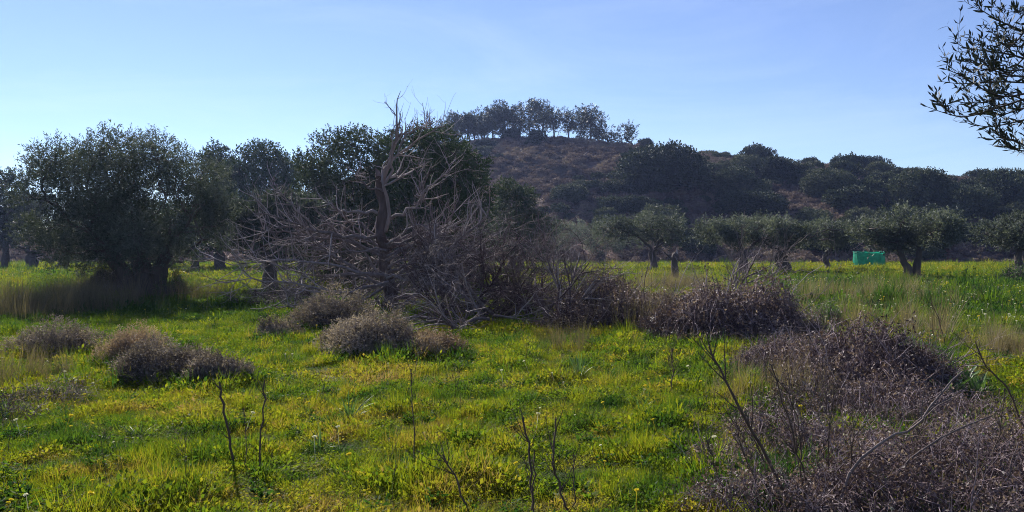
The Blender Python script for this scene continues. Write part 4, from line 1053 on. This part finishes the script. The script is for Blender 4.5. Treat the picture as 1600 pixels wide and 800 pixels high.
# ------------------------------------------------------------------ cushion shrubs
def cushion(seed, px, py, halfw, h_px, label, mat='cushion', n=6500, name='cushion_shrub', ry=None, L=0.026):
    r = rg(seed); b = G3(px, py); s = b[1] / F
    rx, h = halfw * s * 1.04, h_px * s * 0.88
    ry = ry or rx * 1.05
    root = empty(name, b)
    u = unit(r.normal(size=(n, 3))); u[:, 2] = np.abs(u[:, 2]) * 1.0 - 0.08; u = unit(u)
    K = 7                                                                                 # several crowded heads make one shrub
    ka = r.uniform(0, 6.28) + np.arange(K) * 0.9 + r.normal(size=K) * 0.3; kr = np.where(np.arange(K) == 0, 0.0, r.uniform(0.3, 0.62, K))
    kc = np.stack([np.cos(ka) * kr * rx, np.sin(ka) * kr * ry, np.zeros(K)], -1)
    ks = np.stack([rx * r.uniform(0.34, 0.58, K), ry * r.uniform(0.34, 0.58, K), h * r.uniform(0.55, 1.0, K) * (1.05 - 0.45 * kr)], -1); ks[0] = (rx * 0.6, ry * 0.6, h)
    which = r.integers(0, K, n)
    cc = unit(r.normal(size=(26, 3))); cc[:, 2] = np.abs(cc[:, 2]); cc = unit(cc)
    dots = u @ cc.T
    head = dots.max(1); hid = dots.argmax(1)
    lum = 1 + 0.16 * snoise(u + which[:, None] * 3.1, seed, 0.8, 2) + 0.35 * (smooth((head - 0.78) / 0.22) - 0.6) + r.normal(size=26)[hid] * 0.05
    f = (r.uniform(0.35, 1, n) ** 0.4) * lum
    pos = kc[which] + u * ks[which] * f[:, None] + r.normal(size=(n, 3)) * 0.014
    pos[:, 2] = np.maximum(pos[:, 2], 0.0)
    d = unit(u * 0.6 + cc[hid] * 0.5 + np.array([0, 0, 0.4]) + r.normal(size=(n, 3)) * 0.5)
    tone = 0.45 + 0.22 * snoise(pos, seed + 2, 3.0 / rx, 2) + (r.normal(size=26) * 0.08)[hid] + (r.normal(size=K) * 0.14)[which]
    sl = r.uniform(0.03, 0.09, n) + 0.10 * r.uniform(0, 1, n) ** 9
    h2 = n // 2; m = MB(); m.tubes(np.stack([pos - d * 0.02, pos + d * sl[:, None]], 1)[:h2], np.array([0.0034, 0.0014])[None].repeat(h2, 0), 3, np.clip(tone + 0.1, 0, 1)[:h2]); m.build('twigs', M[mat], root)
    q7 = int(n * 0.72); m = MB(); m.sprays(r, pos[:q7], d[:q7], 4, sl[:q7], L * 1.42, L * 0.55, tone[:q7] + 0.08, 0.9); m.build('leaves', M[mat], root)
    k = 46
    a = r.uniform(0, 6.28, k); e = np.stack([np.cos(a) * rx * 0.75 * r.uniform(0.2, 1, k), np.sin(a) * ry * 0.75 * r.uniform(0.2, 1, k), h * r.uniform(0.3, 0.75, k)], -1)
    m = MB(); m.tubes(np.stack([e * np.array([0.15, 0.15, 0]), e * np.array([0.5, 0.5, 0.55]), e], 1), np.array([0.012, 0.008, 0.004])[None].repeat(k, 0), 4, 0.3); m.build('stems', M['bark'], root)
    tag(root, label, 'cushion shrub', 'grey cushion shrubs in the meadow')
cushion(700, 84, 553, 70, 58, 'grey domed cushion shrub nearest the left edge')
cushion(701, 206, 562, 56, 60, 'tan cushion shrub, the palest of the left cluster', 'tan_cushion', 5500)
cushion(702, 248, 590, 74, 72, 'largest grey cushion shrub, in front of the tan one', 'cushion', 8000)
cushion(703, 335, 597, 54, 50, 'low grey cushion shrub at the right end of the left cluster')
cushion(708, 300, 578, 44, 44, 'grey cushion shrub wedged between the largest and the low right one', 'cushion', 4500)
cushion(709, 545, 545, 56, 52, 'greyish cushion shrub filling the gap in the middle cluster', 'cushion', 4500, L=0.03)
cushion(710, 630, 556, 50, 50, 'mauve cushion shrub between the tallest and the low tan one', 'cushion', 4500, L=0.03)
cushion(704, 515, 515, 66, 72, 'dark grey cushion shrub at the foot of the dead tree, furthest back', 'cushion', 6000, L=0.036)
cushion(705, 588, 552, 72, 78, 'brownish grey cushion shrub, tallest in front of the dead tree', 'cushion', 7000, L=0.030)
cushion(706, 668, 556, 56, 44, 'low tan cushion shrub at the right end of the middle cluster', 'tan_cushion', 4500, L=0.028)
cushion(707, 432, 532, 40, 34, 'low grey cushion shrub at the left end of the middle cluster', 'cushion', 4000, L=0.03)

# ------------------------------------------------------------------ strap-leaved clumps (each leaf a part)
def strap_leaf_mesh(seed, L, W, curve, fold=0.25):
    b = MB(); n = 7
    u = np.linspace(0, 1, n)
    x = L * (0.30 * u + curve * u ** 2); z = L * (u - 0.45 * curve * u ** 2)
    w = W * np.where(u < 0.3, 0.7 + u, 1.0) * np.sqrt(np.clip(1 - u ** 3, 0.002, 1))
    V = np.stack([np.stack([x, -w / 2, z + w * fold], -1), np.stack([x, 0 * w, z], -1), np.stack([x, w / 2, z + w * fold], -1)], 1).reshape(-1, 3)
    i = np.arange(n - 1)[:, None] * 3 + np.arange(2)[None]
    b.add(V, np.stack([i, i + 1, i + 4, i + 3], -1).reshape(-1, 4), np.repeat(0.3 + 0.5 * u, 3))
    return b.mesh('leaf', M['strap'], True)
STRAP = [strap_leaf_mesh(k, 0.34, 0.016, 0.12 + 0.16 * k) for k in range(4)]
BROAD = [strap_leaf_mesh(k, 0.30, 0.045, 0.08 + 0.16 * k) for k in range(4)]
def clump(seed, px, py, n, sc, label, kinds=STRAP, group='strap-leaved clumps in the turf'):
    r = rg(seed); root = empty('strap_leaved_plant', G3(px, py))
    for k in range(n):
        o = obj('leaf', kinds[int(r.integers(len(kinds)))], root)
        a = r.uniform(0, 6.28)
        o.location = (math.cos(a) * 0.03 * sc * r.random() * 2, math.sin(a) * 0.03 * sc * r.random() * 2, -0.01)
        o.rotation_euler = (r.normal() * 0.12, r.normal() * 0.18, a); q = sc * r.uniform(0.6, 1.15); o.scale = (q, q, q)
    tag(root, label, 'plant', group)
clump(800, 545, 655, 26, 0.85, 'blue-green strap-leaved clump in the turf left of the thin upright stem')
clump(801, 500, 705, 18, 0.6, 'small strap-leaved clump nearest the camera left of centre')
clump(802, 905, 590, 22, 1.0, 'strap-leaved clump in the turf below the bare grey shrub')
clump(803, 1000, 640, 16, 0.6, 'small strap-leaved clump right of centre')
clump(804, 1480, 632, 24, 1.05, 'broad-leaved bright green plant right of the purplish bramble, left one', BROAD, 'broad-leaved plants')
clump(805, 1530, 628, 24, 1.0, 'broad-leaved bright green plant nearest the right edge', BROAD, 'broad-leaved plants')
clump(806, 1425, 640, 14, 0.7, 'small broad-leaved plant against the purplish bramble', BROAD, 'broad-leaved plants')
clump(807, 1505, 605, 20, 1.0, 'broad-leaved bright green plant, furthest back of its group', BROAD, 'broad-leaved plants')
clump(808, 215, 690, 16, 0.5, 'small dark strap-leaved clump in the lower left turf')
clump(809, 1380, 500, 26, 1.3, 'dark green leafy clump behind the purplish bramble mound', STRAP)

# ------------------------------------------------------------------ dry standing stems
def stem(seed, pts_px, d, r0, r1, label, side=4, mat='stem', name='dry_weed', side_len=0.12, heads=True):
    r = rg(seed)
    base = P3(pts_px[0][0], pts_px[0][1], d); base[2] = terrain(base[0], d) - 0.02
    root = empty(name, base)
    pts = [P3(p[0], p[1], d + (p[2] if len(p) > 2 else 0)) - base for p in pts_px]
    pts[0] = np.zeros(3)
    r0, r1 = r0 * 1.25, r1 * 1.4; side = int(side * 1.6)
    P = resample(pts, 12); P[1:-1] += r.normal(size=(10, 3)) * 0.006
    b = MB(); b.path(P, np.linspace(r0, r1, 12), 5, r.uniform(0.2, 0.6)); b.build('stalk', M[mat], root, True)
    b = MB(); Q, R = [], []
    for _ in range(side):
        i = int(r.integers(4, 11)); t = unit(P[i + 1] - P[i]) if i < 11 else np.array([0, 0, 1.0])
        dd = unit(t + unit(r.normal(size=3)) * 0.6); ln = side_len * r.uniform(0.5, 1.3)
        Q.append(np.stack([P[i], P[i] + dd * ln * 0.35 + r.normal(size=3) * 0.004, P[i] + dd * ln * 0.7 + r.normal(size=3) * 0.008 + t * ln * 0.1, P[i] + dd * ln + t * ln * 0.25])); R.append(np.array([0.55, 0.45, 0.35, 0.2]) * (r0 + r1) / 2)
    if Q: b.tubes(np.array(Q), np.array(R), 3, 0.4); b.build('side_twigs', M[mat], root)
    if heads:
        e = np.array([P[-1]] + [q[-1] for q in Q] + [P[i] for i in range(6, 12)]); e = np.repeat(e, 5, 0)
        b = MB(); b.leaves(r, e, r.normal(size=e.shape) + np.array([0, 0, 0.6]), 0.014, 0.005, 0.4); b.build('seed_heads', M['twig'], root)
    tag(root, label, 'dry weed', 'dry standing weeds')
stem(900, [(367, 738), (358, 690), (348, 640), (342, 598)], 6.0, 0.008, 0.006, 'dark leaning dry stem in the left meadow', 3)
stem(901, [(402, 752), (405, 710), (410, 650), (413, 595)], 5.85, 0.007, 0.004, 'thin upright dry stem right of the dark leaning one', 4)
stem(902, [(385, 748), (384, 700), (380, 640)], 5.8, 0.003, 0.002, 'faint short dry stem between the two taller left stems', 3)
stem(903, [(648, 745), (646, 690), (644, 630), (642, 578)], 5.9, 0.004, 0.002, 'thin straight dry stem left of the picture centre', 4)
stem(904, [(738, 815), (720, 770), (703, 730), (692, 712)], 4.9, 0.006, 0.003, 'dark forked stem at the bottom, left of the twin stems', 5, side_len=0.22)
stem(905, [(834, 810), (832, 760), (826, 700), (817, 652)], 4.95, 0.007, 0.004, 'upright dark stem, left of the twin stems at the bottom', 4, side_len=0.15)
stem(906, [(890, 815), (880, 775), (864, 720), (868, 655)], 4.95, 0.006, 0.004, 'crooked dark stem, right of the twin stems at the bottom', 7, side_len=0.16)
stem(907, [(898, 815), (898, 770), (896, 712)], 4.9, 0.004, 0.002, 'short thin stem beside the crooked dark stem', 4)
stem(908, [(832, 812), (833, 770), (835, 705)], 4.85, 0.005, 0.003, 'short dark stem leaning on the upright stem at the bottom', 3)
stem(909, [(1252, 815), (1210, 735), (1165, 655), (1130, 590), (1108, 540)], 4.85, 0.010, 0.004, 'longest dark stem slanting left above the thin bramble', 6, side_len=0.2)
stem(910, [(1275, 815), (1262, 760), (1235, 670), (1205, 570)], 4.8, 0.006, 0.003, 'dark stem right of the longest slanting stem', 6, side_len=0.2)
stem(911, [(1270, 815), (1250, 740), (1240, 650), (1232, 585)], 5.0, 0.004, 0.002, 'thin dark stem among the slanting stems', 6, side_len=0.2)
stem(912, [(1290, 815), (1292, 740), (1298, 660), (1303, 600)], 4.9, 0.004, 0.002, 'thin upright stem right of the slanting stems', 5, side_len=0.2)
stem(913, [(1305, 815), (1325, 755), (1350, 712), (1395, 684), (1425, 668), (1452, 640), (1480, 605), (1505, 580)], 4.7, 0.008, 0.0035, 'long pale curved branch rising right over the corner bramble', 4, 'dead', 'dry_branch', 0.25, False)
stem(914, [(1370, 790), (1400, 745), (1450, 700), (1490, 675), (1550, 650)], 4.75, 0.006, 0.003, 'pale branch lying across the corner bramble', 4, 'dead', 'dry_branch', 0.2, False)
stem(915, [(1588, 820), (1590, 770), (1580, 730), (1592, 690)], 4.6, 0.004, 0.002, 'pale short twig in the corner bramble at the right edge', 3, 'dead', 'dry_branch', 0.12, False)
stem(916, [(1620, 650), (1575, 610), (1540, 570), (1525, 535)], 6.6, 0.007, 0.003, 'dark stem slanting in from the right edge over the green plants', 4, side_len=0.2)
stem(917, [(1048, 612), (1052, 580), (1050, 545)], 9.4, 0.006, 0.004, 'short brown weed stalk in the turf left of the slanting stems', 9, side_len=0.2)
stem(918, [(1478, 545), (1470, 510), (1455, 470)], 14.0, 0.008, 0.004, 'dark weed stem in the herbs at the right', 7, side_len=0.3)

rs = rg(990)
SPOT = ['left of the longest slanting stem', 'between the slanting stems', 'behind the pale curved branch', 'in the low bramble', 'at the edge of the turf', 'beside the corner bramble', 'near the right edge', 'in front of the purplish mound']
for k, (bx, by, tx, ty) in enumerate([(1185, 800, 1150, 660), (1265, 790, 1222, 600), (1320, 800, 1345, 640), (1225, 812, 1180, 690), (1130, 790, 1105, 690), (1420, 790, 1452, 640), (1545, 770, 1570, 610), (1300, 720, 1285, 560)]):
    dd = 4.85 if by > 760 else depth_at(by)
    stem(920 + k, [(bx, by), ((bx * 2 + tx) / 3 + rs.normal() * 5, (by * 2 + ty) / 3), ((bx + tx * 2) / 3 + rs.normal() * 6, (by + ty * 2) / 3), (tx, ty)], dd, 0.0035, 0.002, f'thin branching dry weed {SPOT[k]}', 9, side_len=0.22)
# ------------------------------------------------------------------ green water tank
def tank():
    d = 84.0; c = np.array([(1357.5 - 800) / F * d, d, 0.0]); c[2] = terrain(c[0], d)
    root = empty('water_tank', c)
    m, nt, n, l, b = new_mat('green_tarpaulin')
    tc = n.new('ShaderNodeTexCoord'); nz = n.new('ShaderNodeTexNoise'); nz.inputs['Scale'].default_value = 3; nz.inputs['Detail'].default_value = 5
    l.new(tc.outputs['Object'], nz.inputs['Vector'])
    r_ = ramp(n, [(0.3, (0.006, 0.24, 0.14)), (0.7, (0.02, 0.42, 0.26))]); l.new(nz.outputs['Fac'], r_.inputs[0]); l.new(r_.outputs[0], b.inputs['Base Color']); b.inputs['Roughness'].default_value = 0.5
    tr = n.new('ShaderNodeBsdfTranslucent'); l.new(r_.outputs[0], tr.inputs['Color']); mx = n.new('ShaderNodeMixShader'); mx.inputs[0].default_value = 0.5
    l.new(b.outputs[0], mx.inputs[1]); l.new(tr.outputs[0], mx.inputs[2]); l.new(mx.outputs[0], n['Material Output'].inputs['Surface'])
    R, H, K, Z = 1.47, 1.62, 48, 9
    a = np.arange(K) * 2 * math.pi / K
    rr = rg(950)
    rows = []
    for j in range(Z):
        t = j / (Z - 1)
        rad = R * (1 + 0.028 * np.sin(a * 14 + 2 * t) + 0.02 * math.sin(t * 3.14)) + 0.012 * rr.normal(size=K)
        z = np.full(K, H * t) + (0.05 * np.sin(a * 3 + 1) + 0.035 * np.sin(a * 8)) * t
        rows.append(np.stack([np.cos(a) * rad, np.sin(a) * rad, z], -1))
    V = np.concatenate(rows); i = np.arange(Z * K).reshape(Z, K)
    q = np.stack([i[:-1], np.roll(i, -1, 1)[:-1], np.roll(i, -1, 1)[1:], i[1:]], -1)
    b2 = MB(); b2.add(V, q.reshape(-1, 4), 0.5); b2.build('wall', m, root, True)
    b3 = MB(); ring = rows[-1] * np.array([1.01, 1.01, 1.0]); ring = np.vstack([ring, ring[:1]]); b3.path(ring, [0.045], 6, 0.5); b3.build('rim', m, root, True)
    top = MB(); w = rows[-1] * np.array([0.99, 0.99, 0.93]); V = np.concatenate([w, w * np.array([0.5, 0.5, 0.98]), w * np.array([0.02, 0.02, 1.0])]); i = np.arange(3 * K).reshape(3, K)
    top.add(V, np.stack([i[:-1], np.roll(i, -1, 1)[:-1], np.roll(i, -1, 1)[1:], i[1:]], -1).reshape(-1, 4), 0.5); top.build('cover', m, root, True)
    for ang in (200, 245, 290, 335):
        g = math.radians(ang); p = MB(); x, y = math.cos(g) * R * 1.05, math.sin(g) * R * 1.05
        p.path([(x, y, -0.05), (x, y, 0.8), (x, y, H + 0.12)], [0.03], 6, 0.5); p.build('post', m, root, True)
    pp = MB(); pp.path([(-0.6, -0.2, H - 0.05), (-0.6, -0.2, H + 0.25)], [0.035], 6, 0.9, 4); pp.build('inlet_pipe', M['dead'], root)
    tag(root, 'round green water tank standing in the far field under the hill', 'water tank')
tank()

# ------------------------------------------------------------------ olive bough hanging in at the upper right; its tree stands outside the view
def near_olive():
    r = rg(960)
    base = np.array([4.9, 4.5, 0.0])
    root = empty('olive_tree', base)
    tag(root, 'olive bough with dark narrow leaves hanging into the upper right corner', 'olive tree')
    trunk_part(r, root, [(0, 0, -0.1), (0.05, 0, 0.7), (-0.1, -0.05, 1.3), (-0.4, -0.1, 1.9)], [0.34, 0.24, 0.2, 0.14], M['bark'])
    dep = 3.9
    B = [[(1625, 62, .1), (1590, 46, .05), (1562, 34, 0), (1538, 20, 0), (1520, 8, 0)], [(1625, 98, -.1), (1580, 86, -.1), (1540, 80, -.05), (1505, 74, 0), (1488, 62, 0)],
         [(1625, 130, .1), (1560, 128, .1), (1505, 131, .1), (1463, 127, .1)], [(1625, 150, 0), (1570, 165, 0), (1512, 182, 0), (1480, 178, 0), (1437, 163, 0)],
         [(1625, 178, .15), (1590, 190, .15), (1540, 198, .1), (1505, 187, .1)], [(1625, 230, -.1), (1590, 222, -.1), (1562, 213, -.1), (1548, 203, -.1)],
         [(1625, 30, -.15), (1590, 62, -.15), (1555, 95, -.1), (1530, 120, -.1)], [(1625, 142, -.2), (1560, 150, -.2), (1500, 118, -.15), (1475, 108, -.15)],
         [(1625, 110, .2), (1575, 110, .2), (1530, 100, .2), (1500, 95, .2)], [(1625, 10, .1), (1596, 25, .1), (1575, 50, .1)], [(1625, 165, -.1), (1580, 150, -.1), (1535, 160, -.1), (1500, 160, -.1)], [(1625, 80, .25), (1590, 100, .25), (1560, 140, .2), (1545, 172, .2)], [(1625, 120, -.2), (1580, 118, -.2), (1540, 108, -.2), (1512, 112, -.2)], [(1625, 235, .1), (1600, 236, .1), (1578, 232, .1), (1566, 226, .1)], [(1625, 48, .2), (1596, 72, .2), (1570, 70, .2), (1550, 60, .2)], [(1625, 160, .2), (1590, 172, .2), (1560, 180, .2), (1530, 176, .2)]]
    hub = np.array([3.3, 4.15, 2.55]) - base
    limb = MB(); limb.path([np.array([-0.35, -0.1, 1.85]), np.array([-0.9, -0.2, 2.25]), hub], [0.12, 0.07, 0.035], 8, 0.5, 10); limb_o = limb.build('limb', M['bark'], root, True)
    # three leaf shapes, shared
    LM = []
    for k in range(3):
        b = MB(); n = 5; u = np.linspace(0, 1, n); L = 0.046; w = 0.011 * np.sin(np.clip(u * 0.96 + 0.03, 0, 1) * math.pi) ** 0.75
        zc = 0.006 * (k - 1) * u ** 2 * 4
        V = np.stack([np.stack([L * u, -w / 2, zc + w * 0.18], -1), np.stack([L * u, 0 * u, zc], -1), np.stack([L * u, w / 2, zc + w * 0.18], -1)], 1).reshape(-1, 3)
        i = np.arange(n - 1)[:, None] * 3 + np.arange(2)[None]
        b.add(V, np.stack([i, i + 1, i + 4, i + 3], -1).reshape(-1, 4), 0.25 + 0.15 * k); LM.append(b.mesh('leaf', M['bough'], True))
    leafset = []
    for pp in B:
        pts = [P3(p[0], p[1], dep + p[2]) - base for p in pp]
        pts = resample([hub + (pts[0] - hub) * 0.02 + r.normal(size=3) * 0.02] + [hub * 0.45 + pts[0] * 0.55 + r.normal(size=3) * 0.03] + pts, 26)
        m = MB(); m.path(pts, np.linspace(0.008, 0.0012, 26), 5, 0.4); br = m.build('branch', M['bark'], root, True)
        tot = len(pts)
        # short side shoots
        shoots = [(pts, 9, 1.0)]
        for _ in range(13):
            i = int(r.integers(8, 24)); t = unit(pts[i + 1] - pts[i]) if i < 25 else unit(pts[i] - pts[i - 1])
            dd = unit(t * 0.7 + np.array([r.normal() * 0.3, r.normal() * 0.4, r.uniform(-0.3, 1.0)]))
            q = np.array([pts[i], pts[i] + dd * 0.04, pts[i] + dd * 0.08 + np.array([0, 0, 0.006]), pts[i] + dd * r.uniform(0.09, 0.15) + np.array([0, 0, 0.012])])
            mm = MB(); mm.path(q, [0.0014, 0.0008], 4, 0.4, 6); mm.build('shoot', M['bark'], br)
            shoots.append((resample(q, 7), 1, 0.9))
        for q, i0, sc in shoots:
            j = i0
            while j < len(q) - 0.5:
                i = min(int(j), len(q) - 2); p = q[i] + (q[i + 1] - q[i]) * (j - i); t = unit(q[i + 1] - q[i])
                sd = unit(np.cross(t, r.normal(size=3)))
                for sg in (1, -1):
                    if r.random() < 0.14: continue
                    dd = unit(t * 0.75 + sd * sg * 0.75 + np.array([0, 0, 0.35]) + r.normal(size=3) * 0.18)
                    leafset.append((p, dd, sc * r.uniform(0.7, 1.15), r.uniform(0, 6.28), br))
                j += 1.5 if i0 > 1 else 1.6
    # the leaves in view, one object each up to 300; the others joined
    def seen(p):
        w = p + base; return 800 + w[0] / w[1] * F < 1604 and HZ - (w[2] - CH) / w[1] * F > -4
    order = sorted(range(len(leafset)), key=lambda q: (not seen(leafset[q][0]), -leafset[q][2]))
    rest = MB()
    for q, k in enumerate(order):
        p, dd, z, tw, br = leafset[k]
        if q < 300:
            o = obj('leaf', LM[int(r.integers(3))], br)
            o.location = [float(c) for c in p]; o.scale = (z, z, z)
            o.rotation_mode = 'QUATERNION'
            o.rotation_quaternion = Vector(dd).to_track_quat('X', 'Z') @ Quaternion((1, 0, 0), tw)
        else:
            rest.leaves(r, p[None], dd[None], 0.046 * z, 0.011 * z, np.array([0.3]))
    tag(rest.build('leaves', M['bough'], root), kind='stuff')
    # rest of the crown, outside the view
    lobes = fill_lobes(r, (0.1, 0.1, 3.1), (1.25, 1.25, 0.8), 16, 0.5)
    lobes = [l for l in lobes if l[0][0] > -1.15]
    lm = MB(); skeleton(r, lm, resample([(0, 0, 0.1), (0.05, 0, 0.7), (-0.1, -0.05, 1.3), (-0.4, -0.1, 1.9)], 6), 0.1, [l[0] for l in lobes], 0.012); lm.build('limbs', M['bark'], root)
    c = MB(); crown(r, c, lobes, 1500, 10, 0.22, 0.06, 0.013, 0.4, (0.3, 1), None, 0.8, 5); c.build('crown', M['olive'], root)
near_olive()

# ------------------------------------------------------------------ thin blue air
def haze():
    me = bpy.data.meshes.new('haze')
    x, y0, y1, z0, z1 = 640, -340, 640, -3, 42
    v = [(-x, y0, z0), (x, y0, z0), (x, y1, z0), (-x, y1, z0), (-x, y0, z1), (x, y0, z1), (x, y1, z1), (-x, y1, z1)]
    me.from_pydata(v, [], [(0, 3, 2, 1), (4, 5, 6, 7), (0, 1, 5, 4), (1, 2, 6, 5), (2, 3, 7, 6), (3, 0, 4, 7)])
    m = bpy.data.materials.new('haze'); m.use_nodes = True
    n = m.node_tree.nodes; n.remove(n['Principled BSDF'])
    pv = n.new('ShaderNodeVolumePrincipled')
    pv.inputs['Color'].default_value = (0.42, 0.55, 1.0, 1); pv.inputs['Density'].default_value = 0.00022; pv.inputs['Anisotropy'].default_value = 0.5
    m.node_tree.links.new(pv.outputs[0], n['Material Output'].inputs['Volume'])
    me.materials.append(m)
    tag(obj('haze', me), kind='stuff')
haze()

# countless fine pieces joined within one plant
for o in SC.objects:
    if o.parent and o.name.split('.')[0] in ('twigs', 'canes', 'dry_leaves', 'leaves', 'seed_heads', 'side_twigs'):
        o['kind'] = 'stuff'
